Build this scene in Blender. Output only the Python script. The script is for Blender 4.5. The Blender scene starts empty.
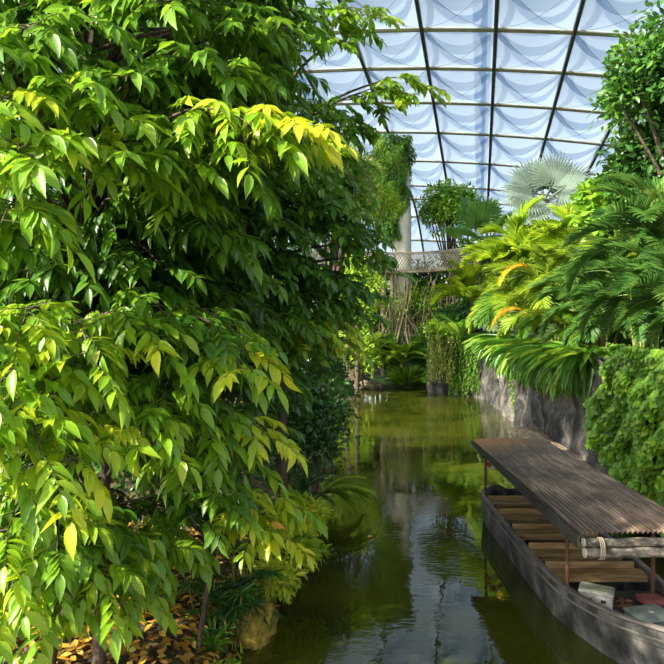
import bpy, math
import numpy as np
from mathutils import Vector, Matrix, noise

rng = np.random.default_rng(11)
C = bpy.context.scene.collection
# survey frame: camera stands 6 m above the water looking along +Y
CX, HY, F, H = 332.0, 318.0, 620.0, 6.0
UP = np.array([0, 0, 1.0])

def W(px, py, d):
    return np.array([(px - CX) / F * d, d, H - (py - HY) / F * d])

def nrm(a):
    a = np.asarray(a, float)
    return a / np.maximum(np.linalg.norm(a, axis=-1, keepdims=True), 1e-9)

# ------------------------------------------------------------------ objects
def link(o, parent=None):
    C.objects.link(o)
    if parent is not None:
        o.parent = parent
    return o

def tag(o, label=None, cat=None, group=None, kind=None):
    if label: o['label'] = label
    if cat: o['category'] = cat
    if group: o['group'] = group
    if kind: o['kind'] = kind
    return o

def thing(name, label, cat, loc=(0, 0, 0), group=None, rotz=0.0):
    o = bpy.data.objects.new(name, None)
    o.empty_display_size = 0.2
    o.location = loc
    o.rotation_euler = (0, 0, rotz)
    link(o)
    return tag(o, label, cat, group)

def mesh_data(name, V, Fq, mat=None, tint=None, smooth=True):
    V = np.asarray(V, np.float32); Fq = np.asarray(Fq, np.int32)
    me = bpy.data.meshes.new(name)
    me.vertices.add(len(V)); me.vertices.foreach_set('co', V.ravel())
    m, k = Fq.shape
    me.loops.add(m * k); me.loops.foreach_set('vertex_index', Fq.ravel())
    me.polygons.add(m)
    me.polygons.foreach_set('loop_start', np.arange(0, m * k, k, dtype=np.int32))
    me.polygons.foreach_set('loop_total', np.full(m, k, np.int32))
    me.polygons.foreach_set('use_smooth', np.full(m, smooth, bool))
    if tint is not None:
        a = me.attributes.new('tint', 'FLOAT_COLOR', 'POINT')
        c = np.ones((len(V), 4), np.float32); c[:, :3] = tint
        a.data.foreach_set('color', c.ravel())
    me.update(calc_edges=True)
    me.validate()
    if mat: me.materials.append(mat)
    return me

def obj(name, data, parent=None, loc=None):
    """data: (V, F[, tint]) + mat via mesh_data, or a mesh. World coordinates; the parent's offset is taken out."""
    o = bpy.data.objects.new(name, data)
    link(o, parent)
    if parent is not None and loc is None:
        o.matrix_parent_inverse = parent_matrix(parent).inverted()
    if loc is not None:
        o.location = loc
    return o

def parent_matrix(p):
    m = Matrix.Translation(p.location) @ p.rotation_euler.to_matrix().to_4x4()
    if p.parent is not None:
        m = parent_matrix(p.parent) @ p.matrix_parent_inverse @ m
    return m

class MB:
    """collects quads into one mesh"""
    def __init__(s): s.V = []; s.F = []; s.T = []; s.n = 0
    def add(s, V, Fq, T=None):
        V = np.asarray(V, float).reshape(-1, 3); Fq = np.asarray(Fq, int)
        s.V.append(V); s.F.append(Fq + s.n)
        s.T.append(np.tile([.5, .5, .5], (len(V), 1)) if T is None else T)
        s.n += len(V); return s
    def box(s, a, b, rot=None, at=None):
        x0, y0, z0 = a; x1, y1, z1 = b
        V = np.array([[x0,y0,z0],[x1,y0,z0],[x1,y1,z0],[x0,y1,z0],[x0,y0,z1],[x1,y0,z1],[x1,y1,z1],[x0,y1,z1]], float)
        if rot is not None: V = V @ np.array(rot.to_matrix()).T
        if at is not None: V = V + np.asarray(at)
        return s.add(V, [[0,3,2,1],[4,5,6,7],[0,1,5,4],[1,2,6,5],[2,3,7,6],[3,0,4,7]])
    def tube(s, pts, r, n=8, cap=True):
        P = np.asarray(pts, float)[None]; R = np.broadcast_to(np.asarray(r, float), (len(pts),))[None]
        V, Fq = tubes(P, R, n); s.add(V, Fq)
        if cap:
            for k, ii in ((0, 0), (1, len(pts) - 1)):
                ring = V[ii * n:(ii + 1) * n]; c = ring.mean(0)
                V2 = np.vstack([ring, c[None]])
                fs = [[j, (j + 1) % n, n, n] if k else [(j + 1) % n, j, n, n] for j in range(n)]
                # quads around the centre (two rim steps each)
                fs = [[j, (j + 1) % n, (j + 2) % n, n] if k else [(j + 2) % n, (j + 1) % n, j, n] for j in range(0, n, 2)]
                s.add(V2, fs)
        return s
    def mesh(s, name, mat, smooth=True, tint=False):
        V = np.vstack(s.V); Fq = np.vstack(s.F)
        return mesh_data(name, V, Fq, mat, np.vstack(s.T) if tint else None, smooth)
    def build(s, name, mat, parent=None, smooth=True, tint=False):
        return obj(name, s.mesh(name, mat, smooth, tint), parent)

def tubes(P, R, n=4):
    """P (N,k,3) polylines, R (N,k) radii -> quads"""
    N, k, _ = P.shape
    T = np.gradient(P, axis=1); T = nrm(T)
    ref = np.where(np.abs(T[..., 2:3]) > .9, np.array([1., 0, 0]), np.array([0, 0, 1.]))
    A = nrm(np.cross(T, ref)); B = np.cross(T, A)
    ang = np.arange(n) * 2 * np.pi / n
    V = P[:, :, None, :] + R[:, :, None, None] * (np.cos(ang)[None, None, :, None] * A[:, :, None, :] - np.sin(ang)[None, None, :, None] * B[:, :, None, :])
    V = V.reshape(-1, 3)
    i = np.arange(N)[:, None, None] * k * n + np.arange(k - 1)[None, :, None] * n
    j = np.arange(n)[None, None, :]
    j2 = (j + 1) % n
    Fq = np.stack([i + j, i + j2, i + n + j2, i + n + j], -1).reshape(-1, 4)
    return V, Fq

# ------------------------------------------------------------------ leaves
def blade(ts, ws, fold=.25, droop=.15, base=0.0):
    """leaf template along +Y, unit length, unit half width in ws"""
    V = []; A = []
    for t, w in zip(ts, ws):
        z = -droop * t * t
        for sx in (-1, 0, 1):
            V.append((sx * w, t, z + (abs(sx) * w * fold)))
            A.append((abs(sx), t))
    Fq = []
    for r in range(len(ts) - 1):
        for c in range(2):
            a = r * 3 + c
            Fq.append((a, a + 1, a + 4, a + 3))
    return np.array(V), np.array(Fq), np.array(A)

OVATE = blade([0, .1, .28, .5, .72, .88, 1], [.02, .26, .46, .48, .31, .11, .01], .3, .3)
OVATE_LO = blade([0, .35, .7, 1], [.03, .48, .36, .01], .25, .2)
ROUND = blade([0, .3, .7, 1], [.06, .5, .45, .05], .2, .1)
STRAP = blade([0, .2, .45, .7, .88, 1], [.12, .4, .5, .45, .28, .02], .3, .5)
GRASSY = blade([0, .3, .65, 1], [.3, .5, .38, .02], .3, .45)

def stamp(tmpl, P, D, N, L, Wd, tint, rngs=None):
    V0, F0, A0 = tmpl
    P = np.asarray(P, float); n = len(P)
    D = nrm(D); X = nrm(np.cross(D, N)); Z = np.cross(X, D)
    L = np.broadcast_to(L, (n,)); Wd = np.broadcast_to(Wd, (n,)); tint = np.broadcast_to(tint, (n,))
    V = (P[:, None, :] + X[:, None, :] * (V0[None, :, 0:1] * Wd[:, None, None])
         + D[:, None, :] * (V0[None, :, 1:2] * L[:, None, None])
         + Z[:, None, :] * (V0[None, :, 2:3] * L[:, None, None] * .6))
    k = len(V0)
    Fq = (F0[None] + (np.arange(n) * k)[:, None, None]).reshape(-1, 4)
    T = np.empty((n, k, 3)); T[:, :, 0] = tint[:, None]; T[:, :, 1] = A0[None, :, 0]; T[:, :, 2] = A0[None, :, 1]
    return V.reshape(-1, 3), Fq, T.reshape(-1, 3)

def compound(P, D, L, nl, ll, lw, droop, tint, tmpl=OVATE):
    """pinnate leaves: P (C,3) bases, D (C,3) directions"""
    C_ = len(P); D = nrm(D)
    L = np.broadcast_to(L, (C_,)); tint = np.broadcast_to(tint, (C_,))
    ts = np.linspace(.28, 1, nl)
    k = 6
    tt = np.linspace(0, 1, k)
    pos = lambda t: P[:, None, :] + D[:, None, :] * (L[:, None] * t)[..., None] - UP * (droop * L[:, None] * t * t)[..., None]
    R = pos(np.tile(tt, (C_, 1)))
    Q = pos(np.tile(ts, (C_, 1)))
    Tn = nrm(D[:, None, :] - UP * (2 * droop * ts)[None, :, None])
    S = nrm(np.cross(Tn, UP + rng.normal(0, .25, (C_, 1, 3))))
    sg = np.where(np.arange(nl) % 2 == 0, 1., -1.)
    ang = np.radians(52) * sg[None, :] + rng.normal(0, .18, (C_, nl))
    ang[:, -1] *= .1
    LD = Tn * np.cos(ang)[..., None] + S * np.sin(ang)[..., None] - UP * rng.uniform(.05, .6, (C_, nl, 1))
    Nn = nrm(UP + Tn * .35 + S * (.35 * sg)[None, :, None] + rng.normal(0, .28, (C_, nl, 3)))
    s = rng.uniform(.72, 1.12, (C_, nl)) * np.linspace(.8, 1.05, nl)
    tn = np.clip(tint[:, None] + rng.normal(0, .07, (C_, nl)), 0, 1)
    out = stamp(tmpl, Q.reshape(-1, 3), LD.reshape(-1, 3), Nn.reshape(-1, 3), (ll * s).ravel(), (lw * s).ravel(), tn.ravel())
    rv, rf = tubes(R, np.tile(np.linspace(.008, .003, k), (C_, 1)), 3)
    return out, (rv, rf)

# ------------------------------------------------------------------ materials
def new_mat(name):
    m = bpy.data.materials.new(name); m.use_nodes = True
    nt = m.node_tree; nt.nodes.clear()
    out = nt.nodes.new('ShaderNodeOutputMaterial')
    return m, nt, out

def ramp(nt, stops):
    r = nt.nodes.new('ShaderNodeValToRGB'); e = r.color_ramp.elements
    while len(e) < len(stops): e.new(.5)
    for el, (p, c) in zip(e, stops):
        el.position = p; el.color = (*c, 1)
    return r

def leaf_mat(name, stops, rough=.42, trans=.35, spec=.5, rib=.25):
    m, nt, out = new_mat(name); N = nt.nodes.new; Lk = nt.links.new
    at = N('ShaderNodeAttribute'); at.attribute_name = 'tint'
    sp = N('ShaderNodeSeparateColor'); Lk(at.outputs['Color'], sp.inputs[0])
    r = ramp(nt, stops); Lk(sp.outputs[0], r.inputs[0])
    mr = N('ShaderNodeMapRange'); mr.inputs[1].default_value = 0; mr.inputs[2].default_value = .22
    mr.inputs[3].default_value = rib; mr.inputs[4].default_value = 0; Lk(sp.outputs[1], mr.inputs[0])
    mx = N('ShaderNodeMix'); mx.data_type = 'RGBA'; Lk(mr.outputs[0], mx.inputs[0]); Lk(r.outputs[0], mx.inputs[6])
    mx.inputs[7].default_value = (.45, .55, .15, 1)
    va = N('ShaderNodeMath'); va.operation = 'MULTIPLY_ADD'; va.inputs[1].default_value = -.3; Lk(sp.outputs[1], va.inputs[0]); Lk(sp.outputs[2], va.inputs[2])
    vb = N('ShaderNodeMath'); vb.operation = 'MULTIPLY'; vb.inputs[1].default_value = 55; Lk(va.outputs[0], vb.inputs[0])
    vc = N('ShaderNodeMath'); vc.operation = 'SINE'; Lk(vb.outputs[0], vc.inputs[0])
    vd = N('ShaderNodeMapRange'); vd.inputs[1].default_value = -1; vd.inputs[2].default_value = 1; vd.inputs[3].default_value = .86; vd.inputs[4].default_value = 1.12; Lk(vc.outputs[0], vd.inputs[0])
    ve = N('ShaderNodeMix'); ve.data_type = 'RGBA'; ve.blend_type = 'MULTIPLY'; ve.inputs[0].default_value = 1; Lk(mx.outputs[2], ve.inputs[6]); Lk(vd.outputs[0], ve.inputs[7]); mx = ve
    p = N('ShaderNodeBsdfPrincipled'); Lk(mx.outputs[2], p.inputs['Base Color'])
    p.inputs['Roughness'].default_value = rough; p.inputs['Specular IOR Level'].default_value = spec
    t = N('ShaderNodeBsdfTranslucent')
    hs = N('ShaderNodeHueSaturation'); hs.inputs['Hue'].default_value = .485; hs.inputs['Value'].default_value = 1.5
    Lk(mx.outputs[2], hs.inputs['Color']); Lk(hs.outputs[0], t.inputs[0])
    ms = N('ShaderNodeMixShader'); ms.inputs[0].default_value = trans
    Lk(p.outputs[0], ms.inputs[1]); Lk(t.outputs[0], ms.inputs[2]); Lk(ms.outputs[0], out.inputs[0])
    return m

def noise_mat(name, stops, scale=(4, 4, 4), rough=.8, detail=6, bump=.0, bscale=None, metallic=0, coords='Object', dist=0., spec=.4):
    m, nt, out = new_mat(name); N = nt.nodes.new; Lk = nt.links.new
    tc = N('ShaderNodeTexCoord'); mp = N('ShaderNodeMapping'); mp.inputs['Scale'].default_value = scale
    Lk(tc.outputs[coords], mp.inputs[0])
    nz = N('ShaderNodeTexNoise'); nz.inputs['Scale'].default_value = 1; nz.inputs['Detail'].default_value = detail
    nz.inputs['Roughness'].default_value = .62; nz.inputs['Distortion'].default_value = dist
    Lk(mp.outputs[0], nz.inputs['Vector'])
    r = ramp(nt, stops); Lk(nz.outputs[0], r.inputs[0])
    p = N('ShaderNodeBsdfPrincipled'); Lk(r.outputs[0], p.inputs['Base Color'])
    p.inputs['Roughness'].default_value = rough; p.inputs['Metallic'].default_value = metallic
    p.inputs['Specular IOR Level'].default_value = spec
    if bump:
        b = N('ShaderNodeBump'); b.inputs['Strength'].default_value = bump; b.inputs['Distance'].default_value = .05
        Lk(nz.outputs[0], b.inputs['Height']); Lk(b.outputs[0], p.inputs['Normal'])
    Lk(p.outputs[0], out.inputs[0])
    return m

G = lambda *c: tuple(c)
M = {}
M['bright'] = leaf_mat('bright_green_leaf', [(0, (.014, .052, .006)), (.4, (.075, .205, .013)), (.7, (.21, .395, .015)), (1, (.62, .64, .025))], .36, .42)
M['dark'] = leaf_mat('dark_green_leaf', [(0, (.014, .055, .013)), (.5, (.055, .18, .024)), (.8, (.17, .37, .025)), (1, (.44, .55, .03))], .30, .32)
M['grey'] = leaf_mat('grey_green_leaf', [(0, (.05, .10, .03)), (.5, (.18, .28, .06)), (1, (.45, .52, .16))], .5, .38)
M['feather'] = leaf_mat('feathery_leaf', [(0, (.04, .11, .012)), (.5, (.18, .36, .022)), (1, (.48, .58, .05))], .5, .42)
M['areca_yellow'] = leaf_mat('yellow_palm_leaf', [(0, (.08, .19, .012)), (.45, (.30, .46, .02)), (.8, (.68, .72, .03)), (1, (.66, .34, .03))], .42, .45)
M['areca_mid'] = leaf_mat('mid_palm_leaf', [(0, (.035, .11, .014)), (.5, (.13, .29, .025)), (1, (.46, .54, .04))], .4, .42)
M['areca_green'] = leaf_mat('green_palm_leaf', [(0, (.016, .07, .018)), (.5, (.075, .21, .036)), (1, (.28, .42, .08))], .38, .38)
M['silver'] = leaf_mat('silver_palm_leaf', [(0, (.20, .27, .19)), (.5, (.40, .48, .36)), (1, (.62, .66, .52))], .5, .35, rib=.12)
M['ivy'] = leaf_mat('ivy_leaf', [(0, (.03, .10, .009)), (.5, (.12, .30, .02)), (1, (.36, .54, .035))], .4, .33)
M['strap'] = leaf_mat('strap_leaf', [(0, (.03, .11, .014)), (.5, (.11, .30, .024)), (1, (.42, .56, .05))], .36, .38)
M['pale'] = leaf_mat('pale_vine_leaf', [(0, (.12, .19, .03)), (.5, (.33, .42, .09)), (1, (.60, .64, .2))], .5, .38)
M['grass'] = leaf_mat('grass_blade', [(0, (.035, .12, .008)), (.5, (.13, .32, .015)), (1, (.42, .54, .04))], .45, .38)
M['fern'] = leaf_mat('fern_leaf', [(0, (.06, .15, .01)), (.5, (.26, .42, .02)), (1, (.6, .62, .05))], .45, .42)
M['litter'] = leaf_mat('fallen_leaf', [(0, (.09, .035, .01)), (.4, (.36, .18, .02)), (.8, (.68, .38, .03)), (1, (.62, .5, .12))], .6, .15, rib=.1)
M['bark'] = noise_mat('bark', [(.3, (.03, .022, .014)), (.7, (.14, .105, .07))], (9, 9, 2), .9, bump=.5)
M['twig'] = noise_mat('green_twig', [(.3, (.05, .07, .015)), (.7, (.16, .17, .05))], (5, 5, 5), .7)
M['cane'] = noise_mat('palm_cane', [(.3, (.08, .1, .02)), (.7, (.3, .28, .07))], (3, 3, 9), .6)

def film_mat():
    m, nt, out = new_mat('roof_film'); N = nt.nodes.new; Lk = nt.links.new
    tr = N('ShaderNodeBsdfTransparent'); tr.inputs[0].default_value = (.53, .61, .66, 1)
    tl = N('ShaderNodeBsdfTranslucent'); tl.inputs[0].default_value = (.40, .50, .60, 1)
    df = N('ShaderNodeBsdfDiffuse'); df.inputs[0].default_value = (.42, .50, .58, 1)
    gl = N('ShaderNodeBsdfGlossy'); gl.inputs['Roughness'].default_value = .15
    a = N('ShaderNodeMixShader'); a.inputs[0].default_value = .25; Lk(tl.outputs[0], a.inputs[1]); Lk(df.outputs[0], a.inputs[2])
    b = N('ShaderNodeMixShader'); b.inputs[0].default_value = .42; Lk(tr.outputs[0], b.inputs[1]); Lk(a.outputs[0], b.inputs[2])
    c = N('ShaderNodeMixShader'); c.inputs[0].default_value = .03; Lk(b.outputs[0], c.inputs[1]); Lk(gl.outputs[0], c.inputs[2])
    Lk(c.outputs[0], out.inputs[0])
    return m
M['film'] = film_mat()
M['steel'] = noise_mat('dark_steel', [(.3, (.06, .06, .055)), (.7, (.14, .135, .12))], (1, 1, 1), .5, metallic=.3)
M['steel_light'] = noise_mat('beige_steel', [(.3, (.36, .33, .24)), (.7, (.52, .48, .36))], (1, 1, 1), .5)
def film_shadow_mat():  # blue-grey tone of the shadows drawn as strips on the film
    m, nt, out = new_mat('shadow_band'); N = nt.nodes.new; Lk = nt.links.new
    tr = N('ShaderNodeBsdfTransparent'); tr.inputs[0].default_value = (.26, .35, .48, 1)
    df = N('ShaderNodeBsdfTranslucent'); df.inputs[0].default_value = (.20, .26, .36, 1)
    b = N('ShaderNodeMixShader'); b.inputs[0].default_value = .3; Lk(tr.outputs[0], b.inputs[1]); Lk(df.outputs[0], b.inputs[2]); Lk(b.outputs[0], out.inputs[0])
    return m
M['film_shadow'] = film_shadow_mat()

def water_mat():
    m, nt, out = new_mat('river_water'); N = nt.nodes.new; Lk = nt.links.new
    tc = N('ShaderNodeTexCoord')
    mp = N('ShaderNodeMapping'); mp.inputs['Scale'].default_value = (.9, .55, 1); Lk(tc.outputs['Object'], mp.inputs[0])
    n1 = N('ShaderNodeTexNoise'); n1.inputs['Scale'].default_value = 1.2; n1.inputs['Detail'].default_value = 3; Lk(mp.outputs[0], n1.inputs['Vector'])
    mp2 = N('ShaderNodeMapping'); mp2.inputs['Scale'].default_value = (2.2, 6, 1); mp2.inputs['Rotation'].default_value = (0, 0, .25); Lk(tc.outputs['Object'], mp2.inputs[0])
    n2 = N('ShaderNodeTexNoise'); n2.inputs['Scale'].default_value = 1.6; n2.inputs['Detail'].default_value = 2; Lk(mp2.outputs[0], n2.inputs['Vector'])
    # patches of ruffled water
    n3 = N('ShaderNodeTexNoise'); n3.inputs['Scale'].default_value = .35; Lk(tc.outputs['Object'], n3.inputs['Vector'])
    rp = ramp(nt, [(.42, (.12, .12, .12)), (.62, (1, 1, 1))]); Lk(n3.outputs[0], rp.inputs[0])
    mu = N('ShaderNodeMath'); mu.operation = 'MULTIPLY'; Lk(n2.outputs[0], mu.inputs[0]); Lk(rp.outputs[0], mu.inputs[1])
    b1 = N('ShaderNodeBump'); b1.inputs['Strength'].default_value = .07; b1.inputs['Distance'].default_value = .12; Lk(n1.outputs[0], b1.inputs['Height'])
    b2 = N('ShaderNodeBump'); b2.inputs['Strength'].default_value = .10; b2.inputs['Distance'].default_value = .04
    Lk(mu.outputs[0], b2.inputs['Height']); Lk(b1.outputs[0], b2.inputs['Normal'])
    cr = ramp(nt, [(.35, (.020, .026, .003)), (.7, (.055, .060, .006))]); Lk(n3.outputs[0], cr.inputs[0])
    p = N('ShaderNodeBsdfPrincipled'); Lk(cr.outputs[0], p.inputs['Base Color'])
    p.inputs['Roughness'].default_value = .03; p.inputs['IOR'].default_value = 1.55; p.inputs['Specular IOR Level'].default_value = .5
    Lk(b2.outputs[0], p.inputs['Normal']); Lk(p.outputs[0], out.inputs[0])
    return m
M['water'] = water_mat()
M['soil'] = noise_mat('leafy_soil', [(.3, (.02, .022, .008)), (.5, (.06, .05, .02)), (.72, (.22, .13, .035))], (3, 3, 3), .9, bump=.6)
M['undergrowth_soil'] = noise_mat('mossy_ground', [(.3, (.012, .03, .008)), (.7, (.05, .10, .02))], (1.5, 1.5, 1.5), .9, bump=.4)

def rock_mat():
    m, nt, out = new_mat('rock_face'); N = nt.nodes.new; Lk = nt.links.new
    tc = N('ShaderNodeTexCoord')
    mp = N('ShaderNodeMapping'); mp.inputs['Scale'].default_value = (1, .8, .5); Lk(tc.outputs['Object'], mp.inputs[0])
    n = N('ShaderNodeTexNoise'); n.inputs['Scale'].default_value = 1.1; n.inputs['Detail'].default_value = 9; n.inputs['Roughness'].default_value = .68; n.inputs['Distortion'].default_value = .6
    Lk(mp.outputs[0], n.inputs['Vector'])
    cr = ramp(nt, [(.38, (.010, .010, .008)), (.46, (.035, .032, .027)), (.54, (.10, .094, .084)), (.60, (.15, .125, .09)), (.68, (.30, .285, .26))]); Lk(n.outputs[0], cr.inputs[0])
    v = N('ShaderNodeTexVoronoi'); v.feature = 'DISTANCE_TO_EDGE'; v.inputs['Scale'].default_value = .75; Lk(n.outputs[1], v.inputs['Vector'])
    mpv = N('ShaderNodeMapping'); mpv.inputs['Scale'].default_value = (1, .55, .9); Lk(tc.outputs['Object'], mpv.inputs[0])
    mix = N('ShaderNodeMix'); mix.data_type = 'RGBA'; mix.inputs[0].default_value = .12; Lk(mpv.outputs[0], mix.inputs[6]); Lk(n.outputs[1], mix.inputs[7]); Lk(mix.outputs[2], v.inputs['Vector'])
    vr = ramp(nt, [(0, (.25, .25, .25)), (.05, (1, 1, 1))]); Lk(v.outputs['Distance'], vr.inputs[0])
    mm = N('ShaderNodeMix'); mm.data_type = 'RGBA'; mm.blend_type = 'MULTIPLY'; mm.inputs[0].default_value = .3; Lk(cr.outputs[0], mm.inputs[6]); Lk(vr.outputs[0], mm.inputs[7])
    p = N('ShaderNodeBsdfPrincipled'); Lk(mm.outputs[2], p.inputs['Base Color']); p.inputs['Roughness'].default_value = .85
    b = N('ShaderNodeBump'); b.inputs['Strength'].default_value = 1.0; b.inputs['Distance'].default_value = .25; Lk(n.outputs[0], b.inputs['Height']); Lk(b.outputs[0], p.inputs['Normal'])
    Lk(p.outputs[0], out.inputs[0])
    return m
M['rock'] = rock_mat()
M['tan_rock'] = noise_mat('tan_rock', [(.3, (.06, .045, .028)), (.5, (.16, .125, .08)), (.7, (.34, .27, .17))], (3, 3, 3), .9, bump=.6)

def fbm(V, s, amp, seed=0., octaves=4):
    return np.array([noise.fractal(Vector((v[0] * s + seed, v[1] * s + seed * .7, v[2] * s)), 1.0, 2.0, octaves) for v in V]) * amp

def grid_faces(nr, nc):
    a = (np.arange(nr - 1)[:, None] * nc + np.arange(nc - 1)[None, :]).ravel()
    return np.stack([a, a + 1, a + nc + 1, a + nc], -1)

# ================================================================== SETTING
# ---- water
wv = [(-30, 2, 0), (30, 2, 0), (30, 60, 0), (-30, 60, 0)]
tag(obj('river_water', mesh_data('river_water', wv, [[0, 1, 2, 3]], M['water'], smooth=False)), 'dark green still river water mirroring the roof', kind='structure')

# ---- left bank
EY = np.array([4, 8, 11.2, 12.7, 14.5, 16.8, 20, 24.5, 32, 40, 45, 50, 54, 60, 90.])
EX = np.array([-2.4, -1.9, -1.55, -1.2, -.85, -.45, -.1, .25, .3, .2, .2, .7, 1.2, 1.2, 1.2])
edgeX = lambda y: np.interp(y, EY, EX)
def ground_z(x, y):
    """left bank height"""
    s = edgeX(y) - x
    return -.35 + .75 * (1 - np.exp(-np.maximum(s, 0) / .45)) + .11 * np.maximum(s, 0) ** .9
ys = np.concatenate([np.arange(4, 26, .35), np.arange(26, 92, 1.5)])
ss = np.concatenate([np.linspace(0, 2.5, 18), np.linspace(2.8, 28, 24)])
V = []
for y in ys:
    for s in ss:
        x = edgeX(y) - s + .18 * math.sin(y * 2.1) * math.exp(-s)
        V.append((x, y, float(ground_z(edgeX(y) - s, y))))
V = np.array(V); V[:, 2] += fbm(V, .7, .10, 3)
tag(obj('ground_left', mesh_data('ground_left', V, grid_faces(len(ys), len(ss))[:, ::-1], M['soil'])), 'leaf strewn earth bank beside the water', kind='structure')

# ---- far bank
xs = np.linspace(-30, 40, 60); ys = np.concatenate([np.linspace(52.5, 58, 16), np.linspace(59, 112, 26)])
def far_z(x, y):
    return -.5 + 1.1 * (1 - np.exp(-np.maximum(y - 52.8 - .5 * np.sin(x * 1.3), 0) / .7)) + .05 * np.maximum(y - 54, 0)
V = np.array([(x, y, float(far_z(x, y))) for y in ys for x in xs]); V[:, 2] += fbm(V, .5, .15, 9)
tag(obj('ground_far', mesh_data('ground_far', V, grid_faces(len(ys), len(xs)), M['undergrowth_soil'])), 'planted far bank at the end of the water', kind='structure')

# ---- right rock wall and plateau
WP = np.array([[8.3, 4], [8.5, 10], [8.8, 15], [9.2, 20], [9.6, 26], [10.1, 33], [10.8, 40], [11.2, 45], [10.6, 47.5], [9.4, 49.5], [9.0, 52], [9.0, 56.]])
wd = np.concatenate([[0], np.cumsum(np.linalg.norm(np.diff(WP, axis=0), axis=1))])
tq = np.linspace(0, wd[-1], 130)
px_ = np.interp(tq, wd, WP[:, 0]); py_ = np.interp(tq, wd, WP[:, 1])
wallX = lambda y: float(np.interp(y, WP[:8, 1], WP[:8, 0]))
PLAT = 4.5
zs = np.linspace(-.6, PLAT + .1, 26)
V = np.array([(px_[i] + .10 * max(z, 0), py_[i], z) for i in range(len(tq)) for z in zs])
dn = fbm(V, .55, .38, 5, 5) + fbm(V, 1.7, .10, 8, 3)
V[:, 0] += dn; V[:, 1] -= .2 * dn
tag(obj('wall_right', mesh_data('wall_right', V, grid_faces(len(tq), len(zs)), M['rock'])), 'grey cracked rock wall along the water', kind='structure')
V = []
for i in range(len(tq)):
    for s in np.linspace(0, 30, 14):
        V.append((px_[i] + .3 + s, py_[i], PLAT + .02 + .06 * s))
V = np.array(V); V[:, 2] += fbm(V, .4, .12, 2)
tag(obj('ground_right', mesh_data('ground_right', V, grid_faces(len(tq), 14)[:, ::-1], M['undergrowth_soil'])), 'planted terrace above the rock wall', kind='structure')

# ---- rock ledge at wall foot behind the boat
def boulder(name, label, cat, c, r, mat, seed, parent=None, group=None, rotz=0):
    n, m = 44, 26
    V = []
    for j in range(m + 1):
        th = math.pi * j / m
        for i in range(n):
            ph = 2 * math.pi * i / n
            V.append((math.sin(th) * math.cos(ph), math.sin(th) * math.sin(ph), math.cos(th)))
    V = np.array(V)
    k = 1 + fbm(V, 1.3, .35, seed, 6)
    V = V * k[:, None]
    V = np.sign(V) * np.abs(V) ** .85 * np.array(r)
    ca, sa = math.cos(rotz), math.sin(rotz)
    V = V @ np.array([[ca, sa, 0], [-sa, ca, 0], [0, 0, 1]]) + np.array(c)
    Fq = []
    for j in range(m):
        for i in range(n):
            a = j * n + i; b = j * n + (i + 1) % n
            Fq.append((a, a + n, b + n, b))
    o = obj(name, mesh_data(name, V, Fq, mat), parent)
    if label: tag(o, label, cat, group)
    return o
boulder('rock_ledge', 'tan sunlit rock ledge at the wall foot behind the boat roof', 'rock', (9.35, 27, .2), (.6, 4.6, .6), M['tan_rock'], 4)

# ---- roof of film cushions on a steel grid
A_ = math.radians(13.4); ca, sa = math.cos(A_), math.sin(A_)
def roof_h(u, v):
    h = 20.9 - .003 * (v + 20) ** 2 - np.where(u > 10, .098 * (u - 43.4), .098 * (10 - 43.4))
    return h - .012 * np.maximum(u - 84, 0) ** 2
def RP(u, v, off=0.):
    u = np.asarray(u, float); v = np.asarray(v, float)
    return np.stack([u * sa + v * ca, u * ca - v * sa, H + roof_h(u, v) + off], -1)
us = np.array([26.5, 32, 37.7, 43.4, 48.9, 55.1, 61.9, 70.2, 79.4, 85.3, 92, 99, 107.])
vs = np.arange(-54, 62, 5.0) + 0.06
mb = MB(); k = 7
for a in range(len(us) - 1):
    for b in range(len(vs) - 1):
        uu, vv = np.meshgrid(np.linspace(us[a], us[a + 1], k), np.linspace(vs[b], vs[b + 1], k), indexing='ij')
        s = np.sin(np.linspace(0, np.pi, k)); bulge = np.outer(s, s) ** .7
        P = RP(uu, vv); P[..., 2] -= .55 * bulge
        mb.add(P.reshape(-1, 3), grid_faces(k, k))
ceil = mb.build('ceiling', M['film'])
tag(ceil, 'arched roof of translucent film cushions over the hall', kind='structure')
for v in vs:
    uu = np.linspace(us[0], us[-1], 60)
    mb = MB(); mb.tube(RP(uu, np.full(60, v), -.12), .15, 8)
    mb.tube(RP(uu, np.full(60, v), .35), .08, 6)
    mb.build('rib', M['steel'], ceil)
for u in us:
    vv = np.linspace(vs[0], vs[-1], 70)
    mb = MB(); mb.tube(RP(np.full(70, u - .13), vv, -.05), .10, 6); mb.tube(RP(np.full(70, u + .15), vv, -.05), .10, 6)
    mb.build('purlin', M['steel_light'], ceil)
# curved dark strips standing in for roof frame shadows on the cushions
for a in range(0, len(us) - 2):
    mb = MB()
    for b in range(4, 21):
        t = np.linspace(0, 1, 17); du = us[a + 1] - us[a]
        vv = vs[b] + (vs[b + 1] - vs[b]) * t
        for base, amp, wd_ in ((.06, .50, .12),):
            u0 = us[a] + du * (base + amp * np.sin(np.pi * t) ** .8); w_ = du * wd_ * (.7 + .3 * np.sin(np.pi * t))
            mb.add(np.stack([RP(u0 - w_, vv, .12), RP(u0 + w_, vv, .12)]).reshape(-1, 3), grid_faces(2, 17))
    mb.build('shadow_band', M['film_shadow'], ceil)
for v_ in (vs[11], vs[8]):  # straight strips drawing a shadow band beside two ribs
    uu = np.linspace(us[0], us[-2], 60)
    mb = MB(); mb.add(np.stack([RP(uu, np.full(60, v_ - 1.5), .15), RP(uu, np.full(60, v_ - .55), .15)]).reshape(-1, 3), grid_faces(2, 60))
    mb.build('shadow_band', M['film_shadow'], ceil)
mb = MB()
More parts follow.
